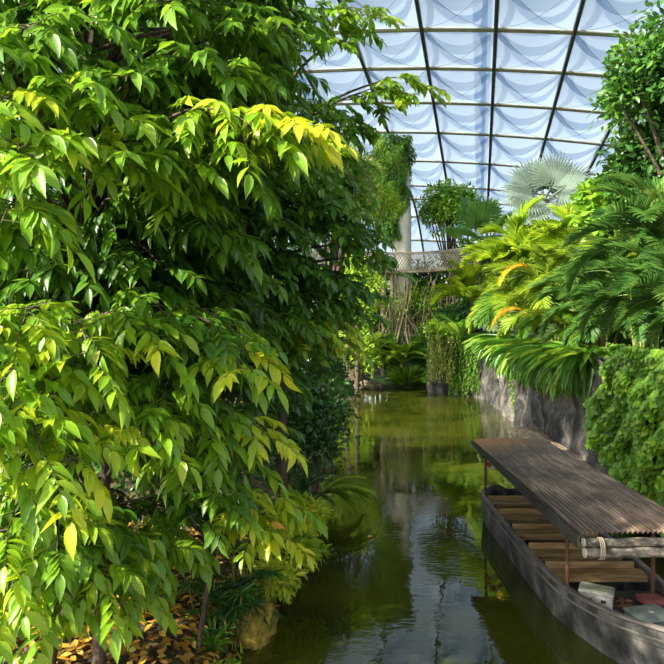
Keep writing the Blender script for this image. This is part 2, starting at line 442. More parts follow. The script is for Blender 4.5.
for a in range(1, len(us) - 2):
    for b in range(5, 20):
        t = np.linspace(0, 1, 9); sg = -1.0 * np.sin(np.pi * t)
        for fl in (0, 1):
            v0, v1 = (vs[b], vs[b + 1]) if fl == 0 else (vs[b + 1], vs[b])
            mb.tube(RP(us[a] + (us[a + 1] - us[a]) * t, v0 + (v1 - v0) * t, 0) + np.outer(sg, [0, 0, .75]), .013, 3, cap=False)
mb.build('cable_net', M['steel'], ceil)

# ================================================================== PLANTS
def trunk(parent, pts, r0, r1, name='trunk', mat='bark', n=10):
    pts = np.array(pts, float); kk = 24
    t = np.linspace(0, 1, len(pts)); tt = np.linspace(0, 1, kk)
    P = np.stack([np.interp(tt, t, pts[:, i]) for i in range(3)], -1)
    for _ in range(2): P[1:-1] = (P[:-2] + 2 * P[1:-1] + P[2:]) / 4
    P[1:-1, :2] += rng.normal(0, r0 * .12, (kk - 2, 2))
    return MB().tube(P, np.linspace(r0, r1, kk), n).build(name, M[mat], parent)

def pinnate_tree(name, label, cat, trunk_pts, r0, sprays, leafmat, ll=.295, lw=.108, L=.54, nl=11, n=14, slen=1.25, tmpl=OVATE, group=None):
    """sprays: (px, py, d, tint, scale). Every spray is a drooping branch set with compound leaves."""
    tp = np.array(trunk_pts, float)
    root = thing(name, label, cat, tuple(tp[0]), group)
    trunk(root, tp, r0, r0 * .35)
    leafs = MB(); limbs = MB(); twigs = MB()
    for sp in sprays:
        px, py, d, tn, sc = sp
        c = W(px, py, d)
        # branch leaves the trunk side and hangs out to the open side
        tz = np.clip(c[2] - .6, tp[0][2] + .6, tp[-1][2])
        q = np.array([np.interp(tz, tp[:, 2], tp[:, 0]), np.interp(tz, tp[:, 2], tp[:, 1]), tz])
        out = c - q; out[2] = 0; out = nrm(out)
        az = rng.normal(0, .55); out = np.array([out[0] * math.cos(az) - out[1] * math.sin(az), out[0] * math.sin(az) + out[1] * math.cos(az), 0])
        out = nrm(out + np.array([.15, -.35, 0]))
        sl = slen * sc * rng.uniform(.85, 1.15)
        t = np.linspace(0, 1, 7)
        arc = lambda t: c + out * ((t - .5) * sl)[:, None] + UP * (.12 * sl - .55 * sl * (t - .25) ** 2)[:, None]
        P = arc(t)
        limbs.tube(P, np.linspace(.022, .007, 7) * sc, 5)
        mid = (q + P[0]) / 2 + np.array([0, 0, .25])
        tt = np.linspace(0, 1, 8)[:, None]
        limbs.tube(q * (1 - tt) ** 2 + 2 * mid * tt * (1 - tt) + P[0] * tt ** 2, np.linspace(.05, .022, 8), 5)
        m = int(n * sc + .5)
        ti = np.linspace(.08, 1, m); base = arc(ti)
        side = nrm(np.cross(out, UP)); sg = np.where(np.arange(m) % 2 == 0, 1., -1.)
        an = np.radians(58) * sg + rng.normal(0, .35, m); an[-1] *= .2
        D = out[None] * np.cos(an)[:, None] + side[None] * np.sin(an)[:, None] + UP * rng.normal(.05, .28, (m, 1))
        (lv, lf, lt), (rv, rf) = compound(base, D, L * rng.uniform(.75, 1.2, m) * sc ** .3, nl, ll, lw, .42, tn + rng.normal(0, .06, m), tmpl)
        leafs.add(lv, lf, lt); twigs.add(rv, rf)
    nf = sum(len(f) for f in leafs.F)
    leafs.add(np.vstack(twigs.V), np.vstack(twigs.F))
    me = leafs.mesh('foliage', leafmat, tint=True); me.materials.append(M['twig'])
    me.polygons.foreach_set('material_index', (np.arange(len(me.polygons)) >= nf).astype(np.int32))
    obj('foliage', me, root)
    limbs.build('branches', M['bark'], root)
    return root

def fill(n, x0, y0, x1, y1, d0, d1, t0, t1, sc=1.0):
    return [(rng.uniform(x0, x1), rng.uniform(y0, y1), rng.uniform(d0, d1), rng.uniform(t0, t1), sc * rng.uniform(.8, 1.2)) for _ in range(n)]

def blob_leaves(c, r, nblob, nleaf, ll, lw, t0, t1, tmpl=OVATE_LO, droop=.3, lump=.42, flat=.5):
    """leaves in lumps over an ellipsoid"""
    c = np.array(c, float); r = np.array(r, float)
    d = nrm(rng.normal(0, 1, (nblob, 3))); d[:, 2] = np.abs(d[:, 2]) * 1.0 - .35 * (rng.random(nblob) < .45)
    bc = c + d * r * rng.uniform(.45, .85, (nblob, 1))
    br = lump * r.mean() * rng.uniform(.6, 1.15, nblob)
    bt = rng.uniform(t0, t1, nblob)
    i = rng.integers(0, nblob, nleaf)
    o = nrm(rng.normal(0, 1, (nleaf, 3))); o[:, 2] = np.where(rng.random(nleaf) < .7, np.abs(o[:, 2]), o[:, 2])
    P = bc[i] + o * (br[i] * rng.uniform(.55, 1.05, nleaf))[:, None]
    D = o + rng.normal(0, .5, (nleaf, 3)) - UP * droop
    Nn = nrm(UP * flat + o + rng.normal(0, .3, (nleaf, 3)))
    s = rng.uniform(.7, 1.2, nleaf)
    return stamp(tmpl, P, D, Nn, ll * s, lw * s, np.clip(bt[i] + rng.normal(0, .1, nleaf), 0, 1)), bc

def shrub(name, label, cat, base, c, r, nblob, nleaf, ll, lw, t0, t1, mat, tmpl=OVATE_LO, group=None, r0=.08, stems=True, **k):
    root = thing(name, label, cat, tuple(base), group)
    (v, f, t), bc = blob_leaves(c, r, nblob, nleaf, ll, lw, t0, t1, tmpl, **k)
    obj('foliage', mesh_data('foliage', v, f, M[mat], t), root)
    b = np.array(base, float); c = np.array(c, float)
    mb = MB()
    top = c + np.array([0, 0, r[2] * .3])
    tt = np.linspace(0, 1, 8)[:, None]
    mb.tube(b * (1 - tt) + top * tt, np.linspace(r0, r0 * .5, 8), 7)
    for q in bc[:12]:
        s = b * .45 + c * .55
        mb.tube(s * (1 - tt) ** 2 + 2 * tt * (1 - tt) * ((s + q) / 2 + UP * .1 * r[2]) + q * tt ** 2, np.linspace(r0 * .6, r0 * .15, 8), 5)
    mb.build('trunk', M['bark'], root)
    return root

# ---- palm fronds
def frond_mesh(name, mat, npair=40, ll=.36, lw=.024, rise=.45, fall=.75, vee=.45, droop=.35, t0=.2, t1=.7, seed=0):
    r = np.random.default_rng(seed)
    f = lambda t: np.stack([0.04 * np.sin(3 * t), .95 * t - .12 * t ** 3, rise * t - fall * t ** 2.2], -1)
    t = np.linspace(.16, 1, npair)
    Pm = f(t); Tn = nrm(f(t + .01) - f(t - .01))
    mb = MB()
    for sg in (-1, 1):
        S = np.tile([sg * 1., 0, 0], (npair, 1)); Nz = nrm(np.cross(S * sg, Tn))
        Lh = ll * (np.sin(np.pi * (t * .86 + .10)) ** .6) * r.uniform(.88, 1.08, npair)
        an = np.radians(np.interp(t, [0, 1], [72, 28]))
        D = S * np.sin(an)[:, None] + Tn * np.cos(an)[:, None] + Nz * vee * r.uniform(.6, 1.2, (npair, 1)) + r.normal(0, .05, (npair, 3))
        D = nrm(D)
        tmpl = blade([0, .4, .75, 1], [.5, .5, .35, .02], .2, droop)
        v, fq, tt = stamp(tmpl, Pm, D, Nz + S * .3, Lh, lw, np.clip(r.uniform(t0, t1) + r.normal(0, .08, npair), 0, 1))
        mb.add(v, fq, tt)
    tt = np.linspace(0, 1, 14)
    n0 = mb.n
    mb.tube(f(tt), np.linspace(.011, .003, 14), 5, cap=False)
    mb.T[-1] = np.tile([(t0 + t1) / 2 + .15, .0, .5], (len(mb.V[-1]), 1))
    return mb.mesh(name, mat, tint=True)

def palm(name, label, base, frond_meshes, n, length, lean=(0, 0), tilt=(25, 78), group=None, cat='palm', crown_h=1.2, canes=5, az=None, spread=.5, bias=None, cane_r=.05):
    base = np.array(base, float)
    root = thing(name, label, cat, tuple(base), group)
    tops = []
    for i in range(canes):
        a = 2 * math.pi * i / canes + rng.uniform(0, .8)
        p0 = base + np.array([math.cos(a), math.sin(a), 0]) * .22 * spread
        p1 = base + np.array([math.cos(a) * spread + lean[0], math.sin(a) * spread + lean[1], crown_h * rng.uniform(.75, 1.15)])
        tt = np.linspace(0, 1, 6)[:, None]
        MB().tube(p0 * (1 - tt) + p1 * tt + np.array([0, 0, -.02]), np.linspace(cane_r, cane_r * .6, 6), 6).build('cane', M['cane'], root)
        tops.append(p1)
    for i in range(n):
        tp = tops[i % len(tops)]
        a = (i * 2.399 + rng.uniform(-.3, .3)) if az is None else math.radians(rng.uniform(*az))
        el = math.radians(rng.uniform(*tilt))
        o = bpy.data.objects.new('frond', frond_meshes[int(rng.integers(len(frond_meshes)))])
        link(o, root)
        s = length * rng.uniform(.75, 1.15)
        # frond lies along +Y: lift by el, then turn
        m = Matrix.Translation(Vector(tp - base)) @ Matrix.Rotation(a, 4, 'Z') @ Matrix.Rotation(el, 4, 'X') @ Matrix.Rotation(rng.uniform(-.4, .4), 4, 'Y') @ Matrix.Scale(s, 4)
        o.matrix_basis = m
    return root

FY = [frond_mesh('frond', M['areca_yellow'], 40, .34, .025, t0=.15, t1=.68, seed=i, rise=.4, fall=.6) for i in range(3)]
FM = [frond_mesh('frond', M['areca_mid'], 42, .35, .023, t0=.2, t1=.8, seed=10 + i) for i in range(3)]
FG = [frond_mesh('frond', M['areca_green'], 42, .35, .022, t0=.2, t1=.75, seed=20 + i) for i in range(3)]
FO = [frond_mesh('frond', M['areca_yellow'], 28, .34, .03, t0=.85, t1=.98, seed=30, fall=1.0)]
FC = [frond_mesh('frond', M['fern'], 36, .20, .022, rise=.35, fall=.7, vee=.2, droop=.2, t0=.2, t1=.6, seed=40 + i) for i in range(3)]
FD = [frond_mesh('frond', M['areca_green'], 30, .22, .022, rise=.3, fall=.6, vee=.2, t0=.05, t1=.4, seed=50 + i) for i in range(3)]

def tuft(name, label, cat, base, n, ln, wd, mat, t0, t1, tmpl=STRAP, el=(20, 85), rad=.15, az=(0, 360), group=None, droop=None):
    base = np.array(base, float)
    root = thing(name, label, cat, tuple(base), group)
    a = np.radians(rng.uniform(az[0], az[1], n)); e = np.radians(rng.uniform(el[0], el[1], n))
    D = np.stack([np.cos(a) * np.cos(e), np.sin(a) * np.cos(e), np.sin(e)], -1)
    P = base + np.stack([np.cos(a), np.sin(a), np.zeros(n)], -1) * rad * rng.uniform(0, 1, (n, 1))
    Nn = nrm(UP * np.cos(e)[:, None] - np.stack([np.cos(a), np.sin(a), np.zeros(n)], -1) * np.sin(e)[:, None] + rng.normal(0, .15, (n, 3)))
    s = rng.uniform(.65, 1.15, n)
    v, f, t = stamp(tmpl, P, D, Nn, ln * s, wd * rng.uniform(.8, 1.2, n), np.clip(rng.uniform(t0, t1, n), 0, 1))
    o = obj('leaves', mesh_data('leaves', v, f, M[mat], t), root)
    return root

def fan_leaf_mesh(name, mat, nseg=34, seed=0):
    r = np.random.default_rng(seed)
    mb = MB(); half = math.radians(140)
    an = np.linspace(-half, half, nseg * 2 + 1)
    rt = .62
    def pt(a, rad, z=0):
        return np.array([math.sin(a) * rad, math.cos(a) * rad, z + .22 * abs(math.sin(a / 2)) * rad - .10 * rad * rad])
    tn = r.uniform(.3, .7)
    for i in range(nseg):
        a0, am, a1 = an[2 * i], an[2 * i + 1], an[2 * i + 2]
        ln = 1 - .12 * abs(am) / half + r.normal(0, .03)
        V = [pt(a0, .04), pt(am, .04, .0), pt(a1, .04), pt(a0, rt), pt(am, rt, .035), pt(a1, rt),
             pt(am - (am - a0) * .35, ln * .85, -.01), pt(am, ln * .85, .01), pt(am + (a1 - am) * .35, ln * .85, -.01), pt(am - .004, ln, -.06), pt(am, ln, -.06), pt(am + .004, ln, -.06)]
        Fq = [[0, 1, 4, 3], [1, 2, 5, 4], [3, 4, 7, 6], [4, 5, 8, 7], [6, 7, 10, 9], [7, 8, 11, 10]]
        T = np.tile([np.clip(tn + r.normal(0, .06), 0, 1), .5, .5], (12, 1)); T[[1, 4, 7, 10], 1] = 0
        mb.add(V, Fq, T)
    mb.tube([(0, -.76, -.10), (0, -.4, -.02), (0, .04, 0)], [.03, .024, .02], 6)
    return mb.mesh(name, mat, tint=True)
FAN = [fan_leaf_mesh('fan_leaf', M['silver'], 34, i) for i in range(3)]
FAND = [fan_leaf_mesh('fan_leaf', M['areca_green'], 26, 7)]

def fan_palm(name, label, base, crown, R, leaves, meshes, r0=.25):
    base = np.array(base, float); crown = np.array(crown, float)
    root = thing(name, label, 'palm', tuple(base))
    tt = np.linspace(0, 1, 10)[:, None]
    MB().tube(base * (1 - tt) + crown * tt, np.linspace(r0, r0 * .8, 10), 10).build('trunk', M['bark'], root)
    for i, lf in enumerate(leaves):
        if len(lf) == 3:                       # direction, facing, size
            d_ = Vector(lf[0]).normalized(); n_ = Vector(lf[1]); x_ = d_.cross(n_).normalized(); n_ = x_.cross(d_)
            o = bpy.data.objects.new('fan_leaf', meshes[i % len(meshes)]); link(o, root)
            rot = Matrix((x_, d_, n_)).transposed().to_4x4()
            o.matrix_basis = Matrix.Translation(Vector(crown - base)) @ rot @ Matrix.Translation((0, R * lf[2] * .72, 0)) @ Matrix.Scale(R * lf[2], 4)
            continue
        az, el, s, tw = lf
        o = bpy.data.objects.new('fan_leaf', meshes[i % len(meshes)]); link(o, root)
        m = (Matrix.Translation(Vector(crown - base)) @ Matrix.Rotation(math.radians(az), 4, 'Z') @ Matrix.Rotation(math.radians(el), 4, 'X')
             @ Matrix.Translation((0, R * s * 1.05, 0)) @ Matrix.Rotation(math.radians(tw), 4, 'X') @ Matrix.Scale(R * s, 4))
        o.matrix_basis = m
    return root

# ---------------- left bank trees
gz = lambda x, y: float(ground_z(x, y)) - .05
T1 = [(25, 35, 7, .5, 1), (85, 25, 7.6, .45, 1), (150, 12, 8, .45, 1.1), (215, 25, 8.6, .45, 1), (262, 30, 9, .5, .9), (20, 105, 6.4, .7, 1), (72, 92, 7, .62, 1),
      (128, 82, 7.5, .55, 1), (180, 66, 8, .5, 1), (240, 75, 9, .5, 1), (215, 118, 7.2, .72, .9), (258, 122, 7.5, .84, .9), (285, 140, 8, .74, .7), (240, 140, 7.6, .66, .8), (200, 150, 7.8, .6, .8), (180, 135, 7.4, .6, .9),
      (18, 155, 6, .7, 1), (62, 152, 6.4, .72, 1), (112, 158, 7, .62, .9), (150, 150, 7.2, .66, .8), (14, 212, 6, .66, .9), (40, 225, 6.6, .55, .8), (90, 255, 9, .35, 1), (130, 268, 9.2, .32, 1), (60, 262, 8.8, .35, 1), (100, 285, 9.5, .3, 1), (160, 275, 9.6, .35, 1), (30, 268, 8.6, .35, 1), (200, 255, 9.6, .38, .9), (105, 120, 7.2, .6, 1),
      (175, 195, 8, .6, .6), (5, 60, 6.5, .5, 1), (-30, 120, 6.2, .6, 1), (-40, 30, 7, .5, 1.1), (-30, 200, 6.4, .6, 1), (215, 160, 8, .45, .8), (140, 205, 8.3, .4, .8)]
T1 += fill(34, -120, -330, 330, -30, 8, 11, .2, .5, 1.3) + fill(34, -50, -30, 240, 240, 7.8, 9.5, .3, .62, 1.0) + fill(80, -60, -60, 260, 320, 9.5, 12.5, .14, .42, 1.2) + fill(36, -60, 220, 240, 320, 9.5, 12.5, .12, .4, 1.1)  # first batch: unseen crown overhead, added to keep sun off boat and water
pinnate_tree('tall_leaf_tree', 'tall tree with drooping bright green compound leaves filling the upper left', 'tree',
             [(-4.6, 10.6, gz(-4.6, 10.6)), (-4.4, 10.5, 5), (-4.0, 10.2, 9), (-3.8, 10.3, 16)], .19, T1, M['bright'])
T2 = [(30, 318, 7, .7, 1), (80, 335, 7.2, .72, 1), (128, 326, 7.6, .7, 1), (178, 335, 8.2, .65, .9), (238, 355, 8, .8, .8), (8, 385, 6.4, .7, 1), (60, 385, 7, .72, 1),
      (30, 425, 6.4, .74, 1), (80, 438, 6.8, .78, 1), (140, 425, 7.4, .7, .95), (168, 385, 8, .55, .9), (205, 415, 8.4, .6, .8), (246, 425, 8.6, .88, .6),
      (120, 390, 7.6, .66, 1), (225, 445, 8.8, .6, .6), (-30, 330, 6.6, .6, 1), (-30, 420, 6.5, .6, 1), (180, 450, 8.6, .62, .65), (200, 315, 8.6, .6, .8)]
T2 += fill(20, -50, 290, 230, 420, 7.8, 9, .35, .65, .9) + fill(46, -60, 250, 230, 450, 9, 11.5, .12, .4, 1.1) + fill(14, -60, 440, 170, 520, 9.4, 11, .1, .3, .9)
pinnate_tree('spreading_leaf_tree', 'spreading tree with tiers of glossy light green leaves halfway up the left side', 'tree',
             [(-3.6, 9.6, gz(-3.6, 9.6)), (-3.5, 9.5, 3), (-3.3, 9.3, 6.4)], .11, T2, M['bright'])
T3 = [(20, 500, 7, .66, 1), (62, 515, 7.2, .7, 1), (105, 540, 7.8, .68, 1), (25, 560, 7.2, .72, 1), (75, 570, 7.6, .7, 1), (118, 575, 8.2, .66, .8), (30, 600, 7.4, .7, .8), (-25, 545, 7, .6, 1),
      (60, 545, 7.4, .7, 1), (135, 550, 8.2, .62, .7), (-30, 600, 7.4, .6, 1)]
T3 += fill(16, -60, 480, 115, 570, 7.8, 9.2, .25, .6, .9)
pinnate_tree('low_leaf_tree', 'low sapling with broad sunlit leaves in the bottom left corner', 'tree',
             [(-3.9, 8.6, gz(-3.9, 8.6)), (-3.8, 8.5, 2), (-3.6, 8.4, 3.6)], .07, T3, M['bright'])
T5 = [(165, 535, 9.3, .66, .7), (185, 548, 9.4, .6, .6), (150, 515, 9.2, .55, .7), (240, 500, 9.8, .85, .6), (268, 522, 10, .9, .6), (250, 525, 9.9, .85, .5), (285, 500, 10.2, .8, .4), (222, 488, 9.6, .5, .7), (190, 500, 9.5, .5, .7)]
pinnate_tree('leafy_sapling', 'slim sapling with light leaves over the bank edge and an orange dead leaf', 'sapling',
             [(-2.3, 10.6, gz(-2.3, 10.6)), (-2.0, 10.5, 2.2), (-1.9, 10.3, 3.3)], .05, T5, M['bright'])
D1 = [(205, 200, 11, .55, 1), (250, 195, 11.3, .6, 1), (295, 185, 12, .6, 1), (350, 248, 12.4, .7, .8), (366, 262, 12.8, .65, .7), (322, 225, 12, .65, 1), (345, 285, 12.8, .55, .7), (340, 225, 12.6, .55, .8), (280, 258, 12, .6, 1), (232, 282, 11.4, .55, 1),
      (295, 300, 12, .6, .9), (190, 262, 11, .5, 1), (250, 320, 12, .7, .9), (312, 338, 12.6, .97, .7), (330, 322, 12.8, .97, .6), (300, 322, 12.4, .9, .7), (285, 345, 12.6, .8, .6), (225, 235, 11.2, .55, 1.1), (270, 220, 11.6, .55, 1.1),
      (175, 300, 11, .45, 1), (210, 320, 11.3, .5, 1), (325, 280, 12.8, .6, .8), (330, 300, 12.9, .55, .8), (345, 305, 13, .6, .6), (318, 318, 13, .6, .7), (352, 228, 12.9, .5, .7), (338, 340, 13.1, .9, .5), (300, 365, 13, .5, .8), (275, 370, 12.8, .5, .8), (290, 268, 12.2, .55, 1), (318, 198, 12.4, .6, .8)]
D1 += fill(30, 170, 170, 328, 320, 11.8, 13, .45, .75, 1.05) + fill(60, 60, 160, 290, 400, 12.6, 15, .15, .5, 1.2)
pinnate_tree('dark_leaf_tree', 'dark green glossy tree leaning over the water at middle height', 'tree',
             [(-2.6, 13.2, gz(-2.6, 13.2)), (-2.5, 13, 4), (-2.1, 12.8, 7.5), (-1.9, 12.8, 9)], .14, D1, M['dark'], ll=.23, lw=.105, slen=1.4, L=.5)
T4 = [(352, 12, 13.5, .66, .9), (322, 18, 13.6, .6, 1), (335, 45, 13.8, .6, .6), (290, 14, 14, .5, 1), (400, 82, 13.4, .7, .75), (380, 92, 13.6, .62, .75), (355, 105, 13.8, .55, .8), (332, 118, 14, .5, .9),
      (318, 140, 14, .5, 1), (305, 105, 14, .45, .9), (336, 152, 14.2, .45, .7), (300, 165, 14.2, .5, .9), (262, 60, 14, .4, 1), (350, 130, 14, .5, .6), (300, 40, 14.2, .5, .6)]
T4 += fill(34, 150, -30, 272, 170, 14, 16, .15, .4, 1.25)
pinnate_tree('overhanging_tree', 'slim grey trunked tree whose leafy boughs reach across the roof at top', 'tree',
             [(-1.15, 15, gz(-1.15, 15)), (-1.25, 15, 5), (-1.15, 14.9, 10), (-1.05, 14.6, 13.8)], .13, T4, M['bright'], ll=.27, lw=.12, slen=1.5, L=.52)

# ---------------- left bank low plants
def hang_vines(name, label, cat, starts, lens, mat, ll, lw, t0, t1, step=.09, group=None, wob=.12):
    root = thing(name, label, cat, tuple(starts[0]), group)
    mb = MB(); P = []; 
    for s, l in zip(starts, lens):
        s = np.array(s, float)
        m = max(int(l / step), 3)
        z = np.linspace(0, l, m)
        x = s[0] + wob * np.sin(z * 1.7 + rng.uniform(0, 6)); y = s[1] + wob * np.cos(z * 1.3 + rng.uniform(0, 6))
        pts = np.stack([x, y, s[2] - z], -1)
        mb.tube(pts[::3] if m > 9 else pts, .012, 3, cap=False)
        P.append(pts)
    P = np.vstack(P); n = len(P)
    P = np.repeat(P, 2, 0) + rng.normal(0, .03, (2 * n, 3))
    a = rng.uniform(0, 2 * np.pi, 2 * n)
    O = np.stack([np.cos(a), np.sin(a), np.zeros(2 * n)], -1)
    v, f, t = stamp(OVATE_LO, P, O * .7 - UP * .6, O + UP * .4, ll * rng.uniform(.7, 1.2, 2 * n), lw * rng.uniform(.7, 1.2, 2 * n), rng.uniform(t0, t1, 2 * n))
    obj('foliage', mesh_data('foliage', v, f, M[mat], t), root)
    mb.build('stem', M['twig'], root)
    return root

def on(px, py, d, z):            # ground point under a picture column at depth d
    c = W(px, py, d); return (c[0], c[1], z)

# dense backing shrubs beyond the trees
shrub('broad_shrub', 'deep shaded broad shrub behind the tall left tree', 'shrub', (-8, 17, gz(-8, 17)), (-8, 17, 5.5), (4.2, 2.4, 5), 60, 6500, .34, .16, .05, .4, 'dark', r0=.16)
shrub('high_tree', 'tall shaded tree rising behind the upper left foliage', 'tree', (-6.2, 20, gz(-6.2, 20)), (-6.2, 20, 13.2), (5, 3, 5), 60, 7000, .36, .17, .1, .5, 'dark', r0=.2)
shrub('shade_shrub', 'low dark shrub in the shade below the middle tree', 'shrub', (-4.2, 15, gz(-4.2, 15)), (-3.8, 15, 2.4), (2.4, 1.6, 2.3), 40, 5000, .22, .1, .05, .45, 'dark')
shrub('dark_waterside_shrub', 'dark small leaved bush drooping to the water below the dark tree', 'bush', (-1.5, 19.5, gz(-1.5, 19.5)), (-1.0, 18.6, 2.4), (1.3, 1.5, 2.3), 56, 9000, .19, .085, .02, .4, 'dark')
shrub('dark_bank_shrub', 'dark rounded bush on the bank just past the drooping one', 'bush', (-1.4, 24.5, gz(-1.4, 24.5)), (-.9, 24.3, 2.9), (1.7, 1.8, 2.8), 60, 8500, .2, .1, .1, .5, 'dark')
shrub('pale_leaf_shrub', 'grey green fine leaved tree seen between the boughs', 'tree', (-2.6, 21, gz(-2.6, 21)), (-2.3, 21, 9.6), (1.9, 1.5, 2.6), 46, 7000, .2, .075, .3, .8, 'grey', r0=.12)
shrub('pale_leaf_shrub', 'grey green airy tree left of the vine covered pillar', 'tree', (-.6, 19, gz(-.6, 19)), (.2, 18.8, 9.7), (1.1, 1.1, 1.9), 56, 7000, .15, .055, .3, .85, 'grey', r0=.14)
shrub('feathery_tree', 'bright feathery green tree beside the vine covered pillar', 'tree', (1.9, 47, .6), (2.0, 47, 14.6), (3.2, 2, 3.6), 56, 8500, .42, .09, .4, .95, 'feather', r0=.2, droop=.1, flat=1.2)
shrub('feathery_shrub', 'yellow green feathery shrub beneath the footbridge end', 'shrub', (1.0, 44, .4), (1.3, 44, 7.0), (2.4, 1.6, 3.6), 60, 8500, .34, .1, .35, .9, 'feather', r0=.12)
shrub('yellow_green_shrub', 'small sunlit yellow green shrub over the far rocks', 'shrub', (2.6, 51, .3), (2.0, 50, 2.8), (2.1, 1.2, 2.6), 56, 7500, .34, .14, .4, .9, 'feather')

for x, yy, z, r, rz, lb in ((-11, 13, 2.2, 2.2, 2.0, 'rounded dark shrub far out on the bank left of the tall tree'), (-9.5, 9, 2.0, 1.8, 1.6, 'low dark shrub on the bank beside the tall tree trunk'), (-13, 22, 5, 3.4, 4.6, 'broad dark tree far out on the left bank'), (-5, 26, 3.2, 2.6, 3, 'dark shrub on the bank behind the shaded tree')):
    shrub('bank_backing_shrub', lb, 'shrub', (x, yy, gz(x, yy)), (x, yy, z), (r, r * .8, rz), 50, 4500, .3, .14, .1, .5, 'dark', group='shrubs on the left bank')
# sunlit bank edge shrubs
for (px, py, d, r, lb) in ((305, 515, 14.2, .62, 'sunlit yellow green shrub on the bank, farthest of three'), (300, 548, 13.2, .58, 'sunlit yellow green shrub on the bank, between two others'), (282, 575, 12.5, .45, 'small sunlit yellow green shrub on the bank, nearest of three')):
    c = W(px, py, d); g = gz(c[0] - .3, d)
    shrub('bank_shrub', lb, 'shrub', (c[0] - .3, d + .1, g), (c[0] - .15, d, max(c[2] - .15, g + .35)), (r, r, r * .85), 30, 2300, .2, .06, .45, 1, 'fern', group='sunlit bank shrubs', r0=.03)
palm('bank_fern', 'pale fern whose long fronds arch over the water at left', (-.45, 19.2, gz(-.45, 19.2)), FC, 13, 1.75, tilt=(8, 50), crown_h=.7, canes=1, spread=.1, cat='fern', cane_r=.06, az=(-130, -20))
palm('bank_fern', 'small dark fern beneath the sapling at the bank', (-1.5, 14.6, gz(-1.5, 14.6)), FD, 12, 1.2, tilt=(20, 70), crown_h=.5, canes=1, spread=.1, cat='fern', cane_r=.05)
palm('bank_fern', 'shaded fern frond clump under the dark bush', (-1.0, 17.6, gz(-1.0, 17.6)), FD, 11, 1.3, tilt=(20, 70), crown_h=.7, canes=1, spread=.1, cat='fern', cane_r=.05)
lady = [(205, 585, 11.6, 'dark narrow leaved lady palm left of the sapling stem'), (232, 560, 11.9, 'dark narrow leaved lady palm standing tallest by the sapling'), (250, 590, 11.7, 'dark narrow leaved lady palm next to the mossy bank rock'), (228, 610, 11.2, 'dark narrow leaved lady palm lowest toward the water')]
for px, py, d, lb in lady:
    c = W(px, py, d); g = gz(c[0], d)
    root = thing('lady_palm', lb, 'palm', (c[0], d, g), 'lady palms on the bank')
    mb = MB(); lv = MB()
    for i in range(9):
        h = rng.uniform(.35, 1.0) * max(c[2] - g + .35, .6); o = rng.normal(0, .18, 2)
        top = np.array([c[0] + o[0], d + o[1], g + h])
        mb.tube([(c[0] + o[0] * .5, d + o[1] * .5, g), tuple(top)], .012, 5)
        m = 9; a = np.linspace(-2.2, 2.2, m) + rng.uniform(0, 6.3); D = np.stack([np.cos(a), np.sin(a), rng.uniform(-.2, .5, m)], -1)
        v, f, t = stamp(GRASSY, np.tile(top, (m, 1)), D, np.tile(UP, (m, 1)) + rng.normal(0, .2, (m, 3)), rng.uniform(.3, .48, m), .055, np.clip(rng.uniform(.1, .5) + rng.normal(0, .05, m), 0, 1))
        lv.add(v, f, t)
    mb.build('cane', M['cane'], root); obj('leaves', lv.mesh('leaves', M['dark'], tint=True), root)
for px, py, d, lb in ((212, 612, 10.9, 'light green strappy tuft on the litter, left of two'), (243, 628, 11.0, 'light green strappy tuft at the water edge, right of two')):
    c = W(px, py, d)
    tuft('strap_tuft', lb, 'plant', (c[0], d, gz(c[0], d)), 46, .55, .06, 'strap', .35, .9, GRASSY, (25, 85), .12, group='strappy tufts on the bank')
boulder('bank_rock', 'rounded mossy yellow rock at the water edge below the sapling', 'rock', (-1.55, 12.1, .12), (.45, .8, .42), noise_mat('mossy_rock', [(.3, (.05, .07, .01)), (.5, (.24, .17, .02)), (.7, (.45, .30, .04))], (7, 7, 7), .9, bump=.7), 21)
shrub('moss_plant', 'low bright green ground plant among fallen leaves at bottom', 'plant', (-1.75, 10.4, gz(-1.75, 10.4)), (-1.75, 10.4, gz(-1.75, 10.4) + .15), (.4, .35, .2), 20, 900, .1, .05, .4, .9, 'feather', r0=.015)
# fallen leaves
n = 2600
y = rng.uniform(8, 15.5, n); s = rng.uniform(.1, 5, n); x = edgeX(y) - s
z = np.array([float(ground_z(a, b)) for a, b in zip(x, y)]) + rng.uniform(.03, .12, n)
a = rng.uniform(0, 6.28, n)
v, f, t = stamp(OVATE_LO, np.stack([x, y, z], -1), np.stack([np.cos(a), np.sin(a), rng.normal(0, .2, n)], -1), UP + rng.normal(0, .3, (n, 3)), rng.uniform(.12, .24, n), .1, np.clip(rng.beta(1.3, 1.2, n), 0, 1))
tag(obj('fallen_leaves', mesh_data('fallen_leaves', v, f, M['litter'], t)), 'orange and brown fallen leaves strewn over the left bank', 'leaves', kind='stuff')
for px, py, lb in ((281, 607, 'orange leaf floating beside the mossy rock'), (413, 492, 'pale leaf floating out in the middle of the water'), (372, 536, 'small pale leaf floating off the yellow shrubs'), (500, 600, 'tiny yellow leaf floating beside the boat hull')):
    d = H * F / (py - HY); c = W(px, py, d)
    a = rng.uniform(0, 6.28)
    v, f, t = stamp(OVATE, [(c[0], d, .012)], [(math.cos(a), math.sin(a), 0)], [UP], .22, .11, .75)
    tag(obj('floating_leaf', mesh_data('floating_leaf', v, f, M['litter'], t)), lb, 'leaf', 'leaves floating on the water')

c = W(270, 524, 9.75)
v, f, t = stamp(OVATE, [c], [(.9, -.3, -.1)], [(-.3, -.6, .8)], .26, .12, .72)
tag(obj('dead_leaf', mesh_data('dead_leaf', v, f, M['litter'], t)), 'orange dead leaf caught on top of the slim sapling', 'leaf')

